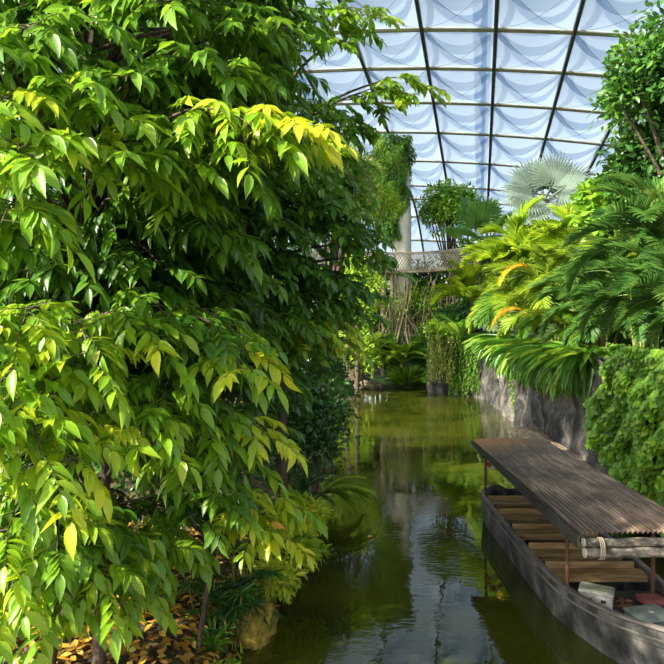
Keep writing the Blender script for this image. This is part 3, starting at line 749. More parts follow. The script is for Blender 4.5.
# ---------------- far centre
PX, PY = 6.65, 59.0
root = thing('vine_tower', 'pale concrete pillar with its upper half buried in hanging vines', 'tower', (PX, PY, 1.0))
MB().tube([(PX, PY, .6), (PX, PY, 8), (PX, PY, 16), (PX - .3, PY, 22.3)], [.95, .92, .88, .85], 20).build('shaft', noise_mat('pale_concrete', [(.3, (.58, .52, .40)), (.7, (.82, .78, .66))], (2, 2, .5), .85), root)
nb = 15000
P = np.empty((nb, 3)); hz = rng.random(nb) ** .9
a = rng.uniform(0, 2 * np.pi, nb); lump = .25 * np.sin(a * 3 + hz * 9) + .2 * np.sin(a * 5 - hz * 21)
rr = (2.0 + lump - .9 * np.maximum(hz - .8, 0) * 5 * .5 - .75 * (1 - hz)) * rng.uniform(.75, 1.05, nb)
P[:, 0] = PX - .95 + .35 * (1 - hz) * -.6 + rr * np.cos(a); P[:, 1] = PY + rr * np.sin(a); P[:, 2] = 13.4 + 9.8 * hz
O = np.stack([np.cos(a), np.sin(a), np.zeros(nb)], -1)
v, f, t = stamp(OVATE_LO, P, O * .6 - UP * .8 + rng.normal(0, .3, (nb, 3)), O + UP * .5 + rng.normal(0, .3, (nb, 3)), .34 * rng.uniform(.7, 1.2, nb), .12, np.clip(rng.normal(.45, .2, nb) + .25 * np.sin(hz * 14 + a * 2), 0, 1))
obj('foliage', mesh_data('foliage', v, f, M['grass'], t), root)

M['tan_wood'] = noise_mat('tan_wood', [(.3, (.16, .11, .06)), (.7, (.40, .31, .19))], (2, 2, 2), .85)
M['net_rope'] = noise_mat('net_rope', [(.3, (.22, .18, .12)), (.7, (.45, .38, .27))], (2, 2, 2), .9)
br = thing('footbridge', 'rope net footbridge spanning behind the palms at the far end', 'bridge', (4, 57.5, 10.6))
xs = np.linspace(-2.5, 13.5, 60); sag = lambda x: .018 * (x - 6) ** 2 * .6 - .35
top = lambda x: 12.35 + sag(x); bot = lambda x: 10.75 + sag(x)
for yy in (57.0, 58.4):
    MB().tube(np.stack([xs, np.full(60, yy), top(xs)], -1), .07, 6).build('hand_rope', M['net_rope'], br)
    mb = MB()
    for i in range(62):
        x0 = -2.4 + i * .26
        for sg in (-1, 1):
            x1 = x0 + sg * .95
            if not -2.5 < x1 < 13.5: continue
            mb.tube([(x0, yy, bot(x0)), (x1, yy, top(x1))], .03, 3, cap=False)
    mb.build('rope_netting', M['net_rope'], br)
mb = MB()
for x in np.arange(-2.4, 13.4, .32):
    mb.box((x, 56.95, bot(x) - .12), (x + .28, 58.45, bot(x) - .02))
mb.build('deck', M['tan_wood'], br, smooth=False)
MB().tube(np.stack([xs, np.full(60, 57.0), bot(xs) - .2], -1), .12, 6).build('bearer', M['tan_wood'], br)
for X, r, lb in ((4.75, .26, 'brown timber post under the footbridge, left of two'), (5.55, .2, 'thin brown timber post under the footbridge, right of two')):
    mb = MB(); mb.tube([(X, 57.6, .5), (X + .05, 57.6, 5), (X, 57.6, 10.6)], r, 10)
    tag(mb.build('bridge_post', M['tan_wood']), lb, 'post', 'posts under the footbridge')

root = thing('dry_vine_thicket', 'tangle of dry tan stems hanging under the footbridge', 'thicket', (8, 56.5, .6))
mb = MB()
for i in range(80):
    x = rng.uniform(4.2, 11.3); yy = rng.uniform(55.8, 57.5); z0 = rng.uniform(.6, 5); z1 = rng.uniform(6, 10.5)
    kk = np.linspace(0, 1, 7)
    w = rng.uniform(.2, .9)
    mb.tube(np.stack([x + w * np.sin(kk * rng.uniform(2, 6) + rng.uniform(0, 6)), yy + .2 * np.sin(kk * 4), z0 + (z1 - z0) * kk], -1), rng.uniform(.03, .08), 4, cap=False)
mb.build('stems', M['tan_wood'], root)
(v, f, t), _ = blob_leaves((7.8, 56.6, 6), (3.2, .8, 4), 60, 1600, .34, .13, .2, .8)
obj('foliage', mesh_data('foliage', v, f, M['feather'], t), root)
for x, yy, r, rz, lb in ((-1.5, 55.5, 2.2, 2.6, 'low dense shrub at the far shore behind the left rocks'), (2.2, 57.5, 2.2, 2.4, 'low dense shrub at the far shore behind the lower cycad'), (5.2, 57, 1.8, 2.6, 'low dense shrub at the far shore between the two cycads'), (8.4, 56, 2.0, 3.0, 'low dense shrub at the far shore behind the dark grass clump')):
    shrub('shore_shrub', lb, 'shrub', (x, yy, .5), (x, yy, 2.2), (r, r * .6, rz), 50, 4500, .36, .15, .15, .65, 'ivy', group='shrubs along the far shore')
back = [(0.5, 58.5, 4.2, 4.2, 3.8, 'feather', 'sunlit light shrub mass behind the far rocks at left'), (-7, 54, 5, 5, 5, 'dark', 'dark shrub mass low at the far left of the water'), (-5, 62, 9, 5.5, 8, 'dark', 'dark tree mass behind the footbridge at far left'), (2.5, 63, 6.5, 3.5, 6, 'dark', 'dark shrub mass behind the brown bridge posts'), (8.8, 62.5, 6.0, 4.0, 6.0, 'dark', 'dark shrub behind the dry stems'), (4.6, 62.5, 5.6, 3.4, 5.8, 'dark', 'dark shrub hidden behind the far cycads'),
        (15.5, 66, 8.5, 4.5, 6, 'feather', 'light green tree behind the yellow palms'), (21, 62, 9, 4.5, 6.5, 'dark', 'dark green tree behind the silver fan palm'), (-14, 56, 11, 7, 10, 'dark', 'huge dark tree far behind the left foliage'), (28, 54, 10, 6, 8, 'dark', 'dark tree far behind the green palms')]
for x, yy, z, r, rz, mt, lb in back:
    shrub('background_tree', lb, 'tree', (x, yy, 1.0), (x, yy, z), (r, r * .6, rz), 60, 5000, .6, .26, .05, .6, mt, r0=.22, group='trees at the far end')
shrub('bushy_tree', 'rounded bright bushy tree standing right of the pillar against the roof', 'tree', (11.6, 61, 1), (11.6, 61, 15.9), (3.0, 2.4, 3.6), 60, 6500, .44, .2, .25, .85, 'ivy', r0=.22)

palm('cycad', 'arching feathery cycad at the far end of the water', (6.1, 54.5, .6), FC, 22, 3.3, tilt=(15, 70), crown_h=1.7, canes=1, spread=.05, cat='cycad', cane_r=.25)
palm('cycad', 'lower cycad with flat fronds by the far rocks', (3.6, 55, .5), FC, 18, 2.7, tilt=(20, 72), crown_h=2.2, canes=1, spread=.05, cat='cycad', cane_r=.22)
tuft('grass_clump', 'bright green grassy clump at the far water edge', 'grass', (6.6, 53.6, .25), 420, 1.7, .11, 'grass', .2, .8, GRASSY, (25, 88), .8)
tuft('grass_clump', 'darker grassy clump right of the bright one at the far water edge', 'grass', (8.3, 53.4, .25), 300, 1.5, .11, 'grass', .05, .5, GRASSY, (25, 88), .7)
rocks = [(337, 385, 50.5, .55, 'pale rock nearest the left bank in the far row'), (346, 384, 52, .8, 'broad pale rock second along the far row'), (358, 382, 52.3, .6, 'small squarish rock third along the far row'), (368, 380, 52.8, .8, 'tan rock fourth along the far row'), (379, 384, 53, .5, 'small tan rock at the right end of the far row'), (352, 374, 54, .9, 'tan rock above and behind the far row')]
for i, (px, py, d, r, lb) in enumerate(rocks):
    c = W(px, py, d)
    boulder('shore_rock', lb, 'rock', (c[0], d, .12 + (.9 if i == 5 else 0)), (r, r * .8, r * .7), M['tan_rock'], 30 + i * 3, group='rocks at the far shore', rotz=i)

# ---------------- right bank
def hb(y): return PLAT + .1
Pm = [  # base x, y, fronds, n, length, crown_h, canes, tilt, label
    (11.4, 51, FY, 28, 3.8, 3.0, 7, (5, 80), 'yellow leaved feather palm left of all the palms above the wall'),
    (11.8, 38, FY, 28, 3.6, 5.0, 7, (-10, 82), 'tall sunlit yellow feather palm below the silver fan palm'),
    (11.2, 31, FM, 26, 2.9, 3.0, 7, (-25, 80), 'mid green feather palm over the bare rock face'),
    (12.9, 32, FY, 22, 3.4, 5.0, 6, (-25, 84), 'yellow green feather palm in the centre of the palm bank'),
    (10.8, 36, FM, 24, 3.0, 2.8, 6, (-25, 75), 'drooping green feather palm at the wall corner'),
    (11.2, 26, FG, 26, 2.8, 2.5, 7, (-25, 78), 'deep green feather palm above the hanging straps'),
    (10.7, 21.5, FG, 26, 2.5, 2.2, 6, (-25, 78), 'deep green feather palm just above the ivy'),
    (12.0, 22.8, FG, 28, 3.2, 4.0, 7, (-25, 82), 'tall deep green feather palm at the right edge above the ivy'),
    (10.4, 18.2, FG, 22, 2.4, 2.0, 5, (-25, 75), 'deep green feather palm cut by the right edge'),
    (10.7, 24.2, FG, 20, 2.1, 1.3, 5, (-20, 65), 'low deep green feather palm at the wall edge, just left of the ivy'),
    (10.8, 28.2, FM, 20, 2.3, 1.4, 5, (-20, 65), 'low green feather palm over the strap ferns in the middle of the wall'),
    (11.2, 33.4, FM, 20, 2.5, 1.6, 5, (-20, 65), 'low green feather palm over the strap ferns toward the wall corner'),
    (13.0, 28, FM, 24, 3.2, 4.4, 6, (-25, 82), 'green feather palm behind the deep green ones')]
feather = []
for x, yy, fm, n, ln, ch, cn, tl, lb in Pm:
    feather.append(palm('feather_palm', lb, (x, yy, PLAT - .1), fm, n, ln, tilt=tl, crown_h=ch, canes=cn, group='feather palms on the terrace'))
# two dying orange fronds in the yellow green palm
pr = feather[3]
for px, py, d, az in ((517, 278, 31, 100), (512, 322, 30, 80)):
    o = bpy.data.objects.new('dead_frond', FO[0]); link(o, pr)
    o.matrix_basis = Matrix.Translation(Vector(W(px, py, d)) + Vector((.8, .3, .4)) - Vector(pr.location)) @ Matrix.Rotation(math.radians(az), 4, 'Z') @ Matrix.Rotation(math.radians(10), 4, 'X') @ Matrix.Scale(1.8, 4)
    o['label'] = 'orange dying frond'
FANL = []
for th, yl, nx_, nz_, sz in ((-105, -.4, -.5, .5, .9), (-78, -.2, -.3, .9, 1), (-48, -.1, -.6, .5, 1), (-18, .2, -.2, .5, 1), (18, -.1, .3, .6, 1.05), (52, -.3, .5, .8, 1.1), (82, .1, .7, .6, 1), (112, -.3, .4, .5, .9), (150, -.6, .1, .9, .8), (-140, -.5, -.3, .8, .85),
                             (35, .7, .3, .9, 1), (-60, .8, -.5, .9, 1), (70, .6, .9, .4, 1), (0, .5, .5, .5, .95)):
    a_ = math.radians(th)
    FANL.append(((math.sin(a_), yl, math.cos(a_) * .9), (nx_ + rng.normal(0, .1), -.75, nz_), sz))
fan_palm('silver_fan_palm', 'silvery grey fan palm with huge pleated leaves above the yellow palms', (14.7, 43, 4.8), (14.8, 43, 14.2), 1.95, FANL, FAN, .3)
fan_palm('dark_fan_palm', 'small dark fan palm between the bushy tree and the silver palm', (11.9, 50, 4.6), (11.9, 50, 12.4), 2.0, [(a, rng.uniform(0, 70), rng.uniform(.8, 1), 20) for a in range(0, 360, 30)], FAND, .18)
shrub('yellow_tipped_shrub', 'glossy round leaved shrub with yellow tips right of the silver palm', 'shrub', (13.0, 27.5, PLAT), (12.9, 27.5, 10.6), (2.0, 1.6, 2.2), 50, 3800, .36, .27, .15, .85, 'ivy', ROUND, r0=.1)
shrub('leafy_climber_tree', 'broad leafy tree above the deep green palms at right', 'tree', (13.8, 25.5, PLAT), (13.6, 25.5, 11.4), (2.2, 2, 3.0), 56, 5600, .36, .2, .05, .6, 'dark', r0=.14)
shrub('upper_right_tree', 'dense dark round crowned tree in the upper right corner', 'tree', (13.9, 24.2, PLAT), (13.2, 24, 14.7), (2.6, 2.2, 3.1), 80, 9500, .34, .17, .15, .75, 'dark', r0=.2)
for x, yy, z, r, rz, lb in ((12.6, 24.6, 5.6, 1.7, 1.5, 'low shaded shrub under the palms next to the ivy'), (12.8, 30, 5.7, 1.9, 1.7, 'low shaded shrub under the palms over the rock face'), (12.9, 36, 5.8, 2, 1.8, 'low shaded shrub under the palms at the wall corner'), (12, 19.5, 5.6, 1.7, 1.6, 'low shaded shrub under the palms behind the ivy'), (14.5, 34, 6.6, 3, 3.4, 'shaded shrub mass deep behind the yellow green palm'), (13.6, 24, 6.2, 2.4, 2.4, 'shaded shrub mass deep behind the green palms'), (13.2, 43, 6.4, 2.6, 3, 'shaded shrub mass below the silver fan palm'), (18, 30, 8, 3.5, 4.5, 'shaded shrub mass behind the yellow tipped shrub')):
    shrub('terrace_shrub', lb, 'shrub', (x, yy, PLAT), (x, yy, z), (r, r * .8, rz), 50, 4500, .4, .18, .05, .45, 'dark', group='shrubs on the terrace')
# strap leaved ferns hanging over the wall edge
st = [(24, 'first bright strap fern on the wall edge, next to the ivy'), (25.6, 'strap fern second from the ivy along the wall edge'), (27.2, 'strap fern third from the ivy along the wall edge'), (29, 'strap fern fourth from the ivy along the wall edge'),
      (31, 'strap fern fifth from the ivy along the wall edge'), (33.2, 'strap fern sixth from the ivy along the wall edge'), (35.8, 'strap fern seventh from the ivy along the wall edge'), (38.5, 'strap fern eighth from the ivy along the wall edge'), (41.5, 'strap fern nearest the wall corner')]
for i, (yy, lb) in enumerate(st):
    tuft('strap_fern', lb, 'fern', (wallX(yy) + .45, yy, PLAT + .1), 90, 1.9 - .3 * (i == 0), .2, 'strap', .1, .78, STRAP, (-85, 25), .6, (110, 290), group='strap ferns on the wall edge')
tuft('broad_leaf_plant', 'plant with long broad pale leaves at the wall corner', 'plant', (9.7, 46.5, PLAT), 16, 3.0, .62, 'strap', .35, .8, STRAP, (15, 75), .3, (100, 320))
shrub('corner_shrub', 'shaded shrub filling the corner behind the broad leaved plant', 'shrub', (10.6, 50, PLAT), (10.4, 49.6, 5.4), (2.2, 1.6, 1.9), 46, 5000, .4, .16, .1, .6, 'dark')
nv = 60; X = rng.uniform(7.4, 9.3, nv); Y = rng.uniform(46.8, 48.6, nv)
shrub('ledge_shrub', 'light green shrub capping the pale hanging vines', 'shrub', (8.7, 49.0, 3.4), (8.5, 48.3, 4.9), (1.3, 1.0, .8), 24, 2200, .3, .13, .35, .9, 'feather', r0=.04)
hang_vines('hanging_vines', 'pale yellow green strings of vine hanging under the broad leaved plant', 'vine', [(a, b, 4.8 - .3 * abs(a - 8.3)) for a, b in zip(X, Y)], rng.uniform(2.2, 3.8, nv), 'pale', .2, .1, .2, .95, .14)
nv = 60; X = rng.uniform(9.2, 11.0, nv); Y = 46.5 + (11 - X) * 1.2 + rng.uniform(-.4, .3, nv)
hang_vines('hanging_vines', 'dark green strings of vine hanging to the water at the wall corner', 'vine', [(a - .2, b - .5, 4.8) for a, b in zip(X, Y)], rng.uniform(3.6, 4.9, nv), 'ivy', .2, .1, .05, .5, .14)
boulder('mossy_cliff', 'dark mossy rock bulge behind the hanging vines', 'rock', (9.0, 50, 1.6), (1.3, 1.3, 2.3), M['rock'], 60)
hang_vines('hanging_vines', 'thin short vine trailing on the bare rock face', 'vine', [(wallX(34) - .35 + .05 * i, 34 + .3 * i, 3.4) for i in range(4)], [2.2, 2.6, 1.6, 1.2], 'ivy', .16, .09, .4, .8, .1)
# ivy sheet
n = 15000
yy = rng.uniform(13, 23.4, n); zz = rng.uniform(.3, 5.2, n)
edge = 20.6 - .9 * np.sin(zz * 1.7) - .32 * np.maximum(3.2 - zz, 0) ** 1.3
low = .5 + .5 * np.sin(yy * 1.3) + .25 * np.sin(yy * 3.1)
k_ = (yy < edge) & (zz > low); yy = yy[k_]; zz = zz[k_]; n = len(yy)
bul = .25 + .28 * np.sin(yy * 2.3 + 1.2 * np.sin(zz * 2)) * np.sin(zz * 2.9 + yy) + .15 * np.sin(yy * 5 + zz * 4)
xx = np.interp(yy, WP[:8, 0 + 1], WP[:8, 0]) + .10 * zz - .32 - np.maximum(bul, 0) * 1.1 - rng.uniform(0, .16, n)
v, f, t = stamp(blade([0, .25, .65, 1], [.12, .5, .42, .02], .15, .2), np.stack([xx, yy, zz], -1), np.stack([rng.normal(-.45, .3, n), rng.normal(0, .5, n), rng.normal(-.8, .3, n)], -1),
                np.stack([np.full(n, -1.), rng.normal(-.2, .35, n), rng.normal(.55, .3, n)], -1), rng.uniform(.12, .22, n), rng.uniform(.11, .19, n), np.clip(.45 + .8 * bul * .5 + rng.normal(0, .14, n), 0, 1))
tag(obj('ivy', mesh_data('ivy', v, f, M['ivy'], t)), 'thick green ivy sheet covering the rock wall beside the boat', 'ivy')

# ================================================================== BOAT
def wood(name, a, b, scale=(1, 6, 6), rough=.75, bump=.25):
    return noise_mat(name, [(.32, a), (.68, b)], scale, rough, 8, bump)
M['hull'] = noise_mat('weathered_hull', [(.32, (.012, .012, .011)), (.46, (.05, .05, .048)), (.58, (.12, .115, .105)), (.72, (.28, .255, .215))], (2.2, 2.2, 1.6), .7, 9, .35)
M['rim'] = wood('grey_rim', (.08, .075, .065), (.22, .20, .165), (3, 1, 3))
M['plank'] = wood('bench_plank', (.13, .08, .035), (.42, .28, .13), (1.2, 9, 9), .55)
M['deckwood'] = wood('deck_boards', (.02, .02, .018), (.075, .07, .062), (12, 1, 1), .7)
M['rust'] = noise_mat('rusty_post', [(.3, (.05, .025, .015)), (.7, (.16, .075, .04))], (8, 8, 3), .8)
M['log'] = noise_mat('bark_log', [(.35, (.012, .011, .009)), (.5, (.06, .052, .04)), (.65, (.20, .175, .13))], (5, 9, 9), .85, bump=.5)
M['log_end'] = noise_mat('log_end', [(.3, (.30, .26, .19)), (.7, (.50, .45, .36))], (6, 6, 6), .8)
M['rubber'] = noise_mat('tyre_rubber', [(.3, (.012, .012, .012)), (.7, (.05, .05, .05))], (6, 6, 6), .7)
M['lead'] = noise_mat('fascia_board', [(.3, (.022, .022, .02)), (.7, (.075, .072, .065))], (4, 2, 4), .6)
def roof_mat():
    m, nt, out = new_mat('corrugated_sheet'); N = nt.nodes.new; Lk = nt.links.new
    tc = N('ShaderNodeTexCoord')
    mp = N('ShaderNodeMapping'); mp.inputs['Scale'].default_value = (9, .8, 1); Lk(tc.outputs['Object'], mp.inputs[0])
    n = N('ShaderNodeTexNoise'); n.inputs['Scale'].default_value = 1.4; n.inputs['Detail'].default_value = 8; n.inputs['Roughness'].default_value = .65; Lk(mp.outputs[0], n.inputs['Vector'])
    cr = ramp(nt, [(.3, (.08, .056, .04)), (.48, (.22, .16, .11)), (.62, (.36, .28, .21)), (.8, (.52, .45, .37))]); Lk(n.outputs[0], cr.inputs[0])
    n2 = N('ShaderNodeTexNoise'); n2.inputs['Scale'].default_value = .8; n2.inputs['Detail'].default_value = 4; Lk(tc.outputs['Object'], n2.inputs['Vector'])
    cr2 = ramp(nt, [(.42, (.42, .40, .38)), (.6, (1.15, 1.08, 1))]); Lk(n2.outputs[0], cr2.inputs[0])
    mm = N('ShaderNodeMix'); mm.data_type = 'RGBA'; mm.blend_type = 'MULTIPLY'; mm.inputs[0].default_value = .8; Lk(cr.outputs[0], mm.inputs[6]); Lk(cr2.outputs[0], mm.inputs[7])
    # rust tint at the stern corner (object space: distance to the corner)
    # grooves of the sheet coloured darker than the ridges
    sx = N('ShaderNodeSeparateXYZ'); Lk(tc.outputs['Object'], sx.inputs[0])
    m1 = N('ShaderNodeMath'); m1.operation = 'MULTIPLY_ADD'; m1.inputs[1].default_value = 25 * 2 * math.pi / 2.15; m1.inputs[2].default_value = -4.15 * 25 * 2 * math.pi / 2.15; Lk(sx.outputs[0], m1.inputs[0])
    m3 = N('ShaderNodeMath'); m3.operation = 'COSINE'; Lk(m1.outputs[0], m3.inputs[0])
    m4 = N('ShaderNodeMapRange'); m4.inputs[1].default_value = -1; m4.inputs[2].default_value = .6; m4.inputs[3].default_value = .38; m4.inputs[4].default_value = 1; Lk(m3.outputs[0], m4.inputs[0])
    mg = N('ShaderNodeMix'); mg.data_type = 'RGBA'; mg.blend_type = 'MULTIPLY'; mg.inputs[0].default_value = 1; Lk(mm.outputs[2], mg.inputs[6]); Lk(m4.outputs[0], mg.inputs[7]); mm = mg
    vm = N('ShaderNodeVectorMath'); vm.operation = 'DISTANCE'; vm.inputs[1].default_value = (4.15, 18.5, 2.4); Lk(tc.outputs['Object'], vm.inputs[0])
    mr = N('ShaderNodeMapRange'); mr.inputs[1].default_value = .2; mr.inputs[2].default_value = 2.2; mr.inputs[3].default_value = .75; mr.inputs[4].default_value = 0; Lk(vm.outputs['Value'], mr.inputs[0])
    m2 = N('ShaderNodeMix'); m2.data_type = 'RGBA'; Lk(mr.outputs[0], m2.inputs[0]); Lk(mm.outputs[2], m2.inputs[6]); m2.inputs[7].default_value = (.42, .22, .05, 1)
    p = N('ShaderNodeBsdfPrincipled'); Lk(m2.outputs[2], p.inputs['Base Color']); p.inputs['Roughness'].default_value = .6
    Lk(p.outputs[0], out.inputs[0]); return m
M['sheet'] = roof_mat()

BX = 5.5
SY = np.array([9.45, 9.6, 9.84, 10.2, 10.55, 11.07, 11.7, 12.3, 13, 14, 15, 16, 17, 18, 18.5, 18.8, 18.95])
SW = np.array([.04, .14, .30, .50, .66, .82, .97, 1.06, 1.1, 1.12, 1.12, 1.12, 1.12, 1.10, 1.04, .90, .62])
SZ = np.array([1.08, 1.06, 1.02, .96, .90, .83, .77, .74, .73, .73, .73, .73, .73, .74, .76, .78, .79])
yb = np.concatenate([np.linspace(9.45, 13, 26), np.linspace(13.2, 18, 22), np.linspace(18.1, 18.95, 9)])
hw = np.interp(yb, SY, SW); zg = np.interp(yb, SY, SZ)
bow = np.clip((12.6 - yb) / 3.1, 0, 1)
boat = thing('covered_riverboat', 'weathered open wooden riverboat with a corrugated roof moored by the rock wall', 'boat', (BX, 14.2, 0))
mb = MB()
for sg in (-1, 1):
    rows = []
    for t in np.linspace(0, 1, 9):          # outside, from gunwale to keel
        w = hw * (1 - .42 * bow * t) * (1 - .10 * t ** 2); z = zg + (-.38 - zg) * t
        y_ = yb + .55 * bow ** 2 * t
        rows.append(np.stack([BX + sg * w, y_, z], -1))
    rows.append(np.stack([np.full_like(yb, BX), yb + .55 * bow ** 2, np.full_like(yb, -.42)], -1))
    mb.add(np.stack(rows).reshape(-1, 3), grid_faces(len(rows), len(yb)) if sg < 0 else grid_faces(len(rows), len(yb))[:, ::-1])
    rows = []
    for t in np.linspace(0, 1, 4):          # inside face
        rows.append(np.stack([BX + sg * np.maximum(hw - .07, .005) * (1 - .25 * bow * t), yb + .2 * bow * t, zg + (.2 - zg) * t], -1))
    mb.add(np.stack(rows).reshape(-1, 3), grid_faces(4, len(yb)))
# transom
yE = yb[-1]
mb.add([(BX - .62, yE, .79), (BX + .62, yE, .79), (BX + .56, yE, -.38), (BX - .56, yE, -.38)], [[0, 1, 2, 3]])
mb.build('hull', M['hull'], boat)
for sg in (-1, 1):
    P = np.stack([BX + sg * (hw - .03), yb, zg + .02], -1)
    mb = MB()
    prof = [(-.06, 0), (.05, 0), (.05, .05), (-.06, .05)]
    rows = [P + np.array([sg * a, 0, b]) for a, b in prof]; rows.append(rows[0])
    mb.add(np.stack(rows).reshape(-1, 3), grid_faces(5, len(yb)))
    mb.build('gunwale', M['rim'], boat, smooth=False)
    rows = [np.stack([BX + sg * (hw * (1 - .42 * bow * t) * (1 - .10 * t * t) + .012 + e), yb + .55 * bow ** 2 * t, zg + (-.38 - zg) * t], -1) for t, e in ((.10, 0), (.105, .012), (.135, .012), (.14, 0))]
    mb = MB(); mb.add(np.stack(rows).reshape(-1, 3), grid_faces(4, len(yb))); mb.build('rubbing_strake', M['rim'], boat)
# floor and fore deck
mb = MB(); sel = yb >= 12.2
mb.add(np.stack([np.stack([BX - (hw[sel] - .05), yb[sel], np.full(sel.sum(), .25)], -1), np.stack([BX + hw[sel] - .05, yb[sel], np.full(sel.sum(), .25)], -1)]).reshape(-1, 3), grid_faces(2, sel.sum()))
mb.build('floor_boards', M['deckwood'], boat)
sel = yb <= 12.35
mb = MB()
yd = np.concatenate([yb[sel], [12.35]]); wdk = np.interp(yd, SY, SW) - .05; zd = np.interp(yd, [9.4, 10.5, 12.4], [.80, .66, .56])
lanes = np.linspace(-1, 1, 15)
for a, b2 in zip(lanes[:-1], lanes[1:]):
    A0 = np.clip(a * 1.05, -wdk, wdk); B0 = np.clip(b2 * 1.05 - .012, -wdk, wdk)
    mb.add(np.stack([np.stack([BX + A0, yd, zd], -1), np.stack([BX + B0, yd, zd], -1)]).reshape(-1, 3), grid_faces(2, len(yd)))
mb.add([(BX - 1.0, 12.35, .56), (BX + 1.0, 12.35, .56), (BX + 1.0, 12.35, .22), (BX - 1.0, 12.35, .22)], [[0, 1, 2, 3]])
mb.build('fore_deck', M['deckwood'], boat, smooth=False)
# benches
for y_ in (12.95, 14.05, 15.35, 16.6, 17.8):
    bn = obj('bench', MB().box((BX - 1.03, y_ - .16, .66), (BX + 1.03, y_ + .16, .71)).mesh('bench', M['plank'], False), boat)
    MB().box((BX - .98, y_ + .18, .70), (BX + .9, y_ + .215, .84), ).build('backrest', M['plank'], bn, smooth=False)
    MB().box((BX - .85, y_ - .2, .57), (BX + 1.0, y_ - .165, .665)).build('front_board', M['plank'], bn, smooth=False)
    for xx in (BX - .6, BX + .6):
        MB().box((xx - .04, y_ - .1, .25), (xx + .04, y_ + .2, .66)).build('bench_leg', M['deckwood'], bn, smooth=False)
# posts
RL, RR, RY0, RY1 = 4.15, 6.3, 10.42, 18.45
for xx, y_ in ((BX - .93, 12.05), (BX + .74, 12.05), (BX - 1.0, 18.15), (BX + .74, 18.15)):
    MB().tube([(xx, y_, .3), (xx, y_, 1.4), (xx, y_, 2.36)], .04, 8).build('post', M['rust'], boat)
# corrugated roof
nx = 25 * 8 + 1
x_ = np.linspace(RL, RR, nx); ry = np.linspace(RY0, RY1, 24)
zc = 2.37 + .05 * (1 - ((x_ - (RL + RR) / 2) / ((RR - RL) / 2)) ** 2) + .024 * np.cos((x_ - RL) / (RR - RL) * 25 * 2 * np.pi)
top = np.stack([np.stack([x_, np.full(nx, y_), zc + .012 * math.sin(y_ * 1.1)], -1) for y_ in ry])
botm = top - np.array([0, 0, .012])
mb = MB(); mb.add(top.reshape(-1, 3), grid_faces(len(ry), nx)); mb.add(botm.reshape(-1, 3), grid_faces(len(ry), nx)[:, ::-1])
for e in (0, -1):
    mb.add(np.stack([top[e], botm[e]]).reshape(-1, 3), grid_faces(2, nx))
roof = mb.build('corrugated_roof', M['sheet'], boat)
for xx in (RL, RR):
    fb = MB(); y0, y1 = RY0 + .02, RY1 - .02
    fb.add([(xx - .02, y0, 2.12), (xx + .02, y0, 2.12), (xx + .02, y1, 2.25), (xx - .02, y1, 2.25), (xx - .02, y0, 2.35), (xx + .02, y0, 2.35), (xx + .02, y1, 2.35), (xx - .02, y1, 2.35)],
           [[0, 3, 2, 1], [4, 5, 6, 7], [0, 1, 5, 4], [1, 2, 6, 5], [2, 3, 7, 6], [3, 0, 4, 7]])
    fb.build('fascia', M['lead'], roof, smooth=False)
for y_ in (13.2, 16, 18.2):
    MB().box((RL, y_ - .04, 2.2), (RR, y_ + .04, 2.34)).build('cross_beam', M['tan_wood'], roof, smooth=False)
for y_, zz, r in ((RY0 - .02, 2.235, .075), (RY0 - .06, 2.075, .085)):
    xs = np.linspace(RL + .08, RR + .25, 14)
    lg = MB().tube(np.stack([xs, y_ + .012 * np.sin(xs * 3), zz + .012 * np.sin(xs * 5)], -1), r, 12).build('log_beam', M['log'], roof)
    MB().tube([(RL + .06, y_, zz), (RL + .085, y_, zz)], r * .95, 12).build('sawn_end', M['log_end'], lg)
mb = MB(); a = np.linspace(0, 6 * math.pi, 60)
mb.tube(np.stack([RL + .3 + .015 * a / 3, RY0 - .04 + .1 * np.cos(a), 2.14 + .18 * np.sin(a)], -1), .012, 5)
mb.build('lashing', M['net_rope'], roof)
MB().tube([(6.45, 10.9, 2.1), (6.47, 10.9, 1.5), (6.4, 11.0, .95), (6.35, 11.1, .72)], .02, 6).build('mooring_rope', M['net_rope'], boat)

# ---- things aboard
def rounded_box(a, b, r=.02):
    import bmesh
    bm = bmesh.new(); bmesh.ops.create_cube(bm, size=1)
    bmesh.ops.scale(bm, verts=bm.verts, vec=(b[0] - a[0], b[1] - a[1], b[2] - a[2]))
    bmesh.ops.translate(bm, verts=bm.verts, vec=((a[0] + b[0]) / 2, (a[1] + b[1]) / 2, (a[2] + b[2]) / 2))
    bmesh.ops.bevel(bm, geom=bm.edges[:], offset=r, segments=3, affect='EDGES', profile=.5)
    me = bpy.data.meshes.new('box'); bm.to_mesh(me); bm.free()
    for p in me.polygons: p.use_smooth = True
    return me
def local(name, me, mat, root):
    me.name = name; me.materials.append(mat)
    o = bpy.data.objects.new(name, me); return link(o, root)
M['cool_white'] = noise_mat('grimy_white_plastic', [(.3, (.22, .21, .18)), (.65, (.50, .48, .42))], (5, 5, 5), .6)
M['cool_lid'] = noise_mat('mossy_lid', [(.3, (.13, .15, .09)), (.7, (.38, .40, .30))], (3, 12, 3), .7)
M['case_green'] = noise_mat('grey_green_metal', [(.3, (.10, .13, .115)), (.7, (.22, .26, .235))], (4, 4, 4), .5)
M['red'] = noise_mat('faded_red_cloth', [(.3, (.13, .035, .03)), (.7, (.30, .10, .09))], (5, 5, 5), .9)
M['white_paint'] = noise_mat('white_paint', [(.3, (.5, .5, .48)), (.7, (.72, .72, .7))], (5, 5, 5), .5)
M['red_paint'] = noise_mat('red_paint', [(.3, (.35, .03, .03)), (.7, (.5, .06, .05))], (5, 5, 5), .5)
M['dark_hole'] = noise_mat('dark_recess', [(.3, (.02, .02, .02)), (.7, (.04, .04, .04))], (5, 5, 5), .9)
dz = lambda y: float(np.interp(y, [9.4, 10.5, 12.4], [.80, .66, .56]))
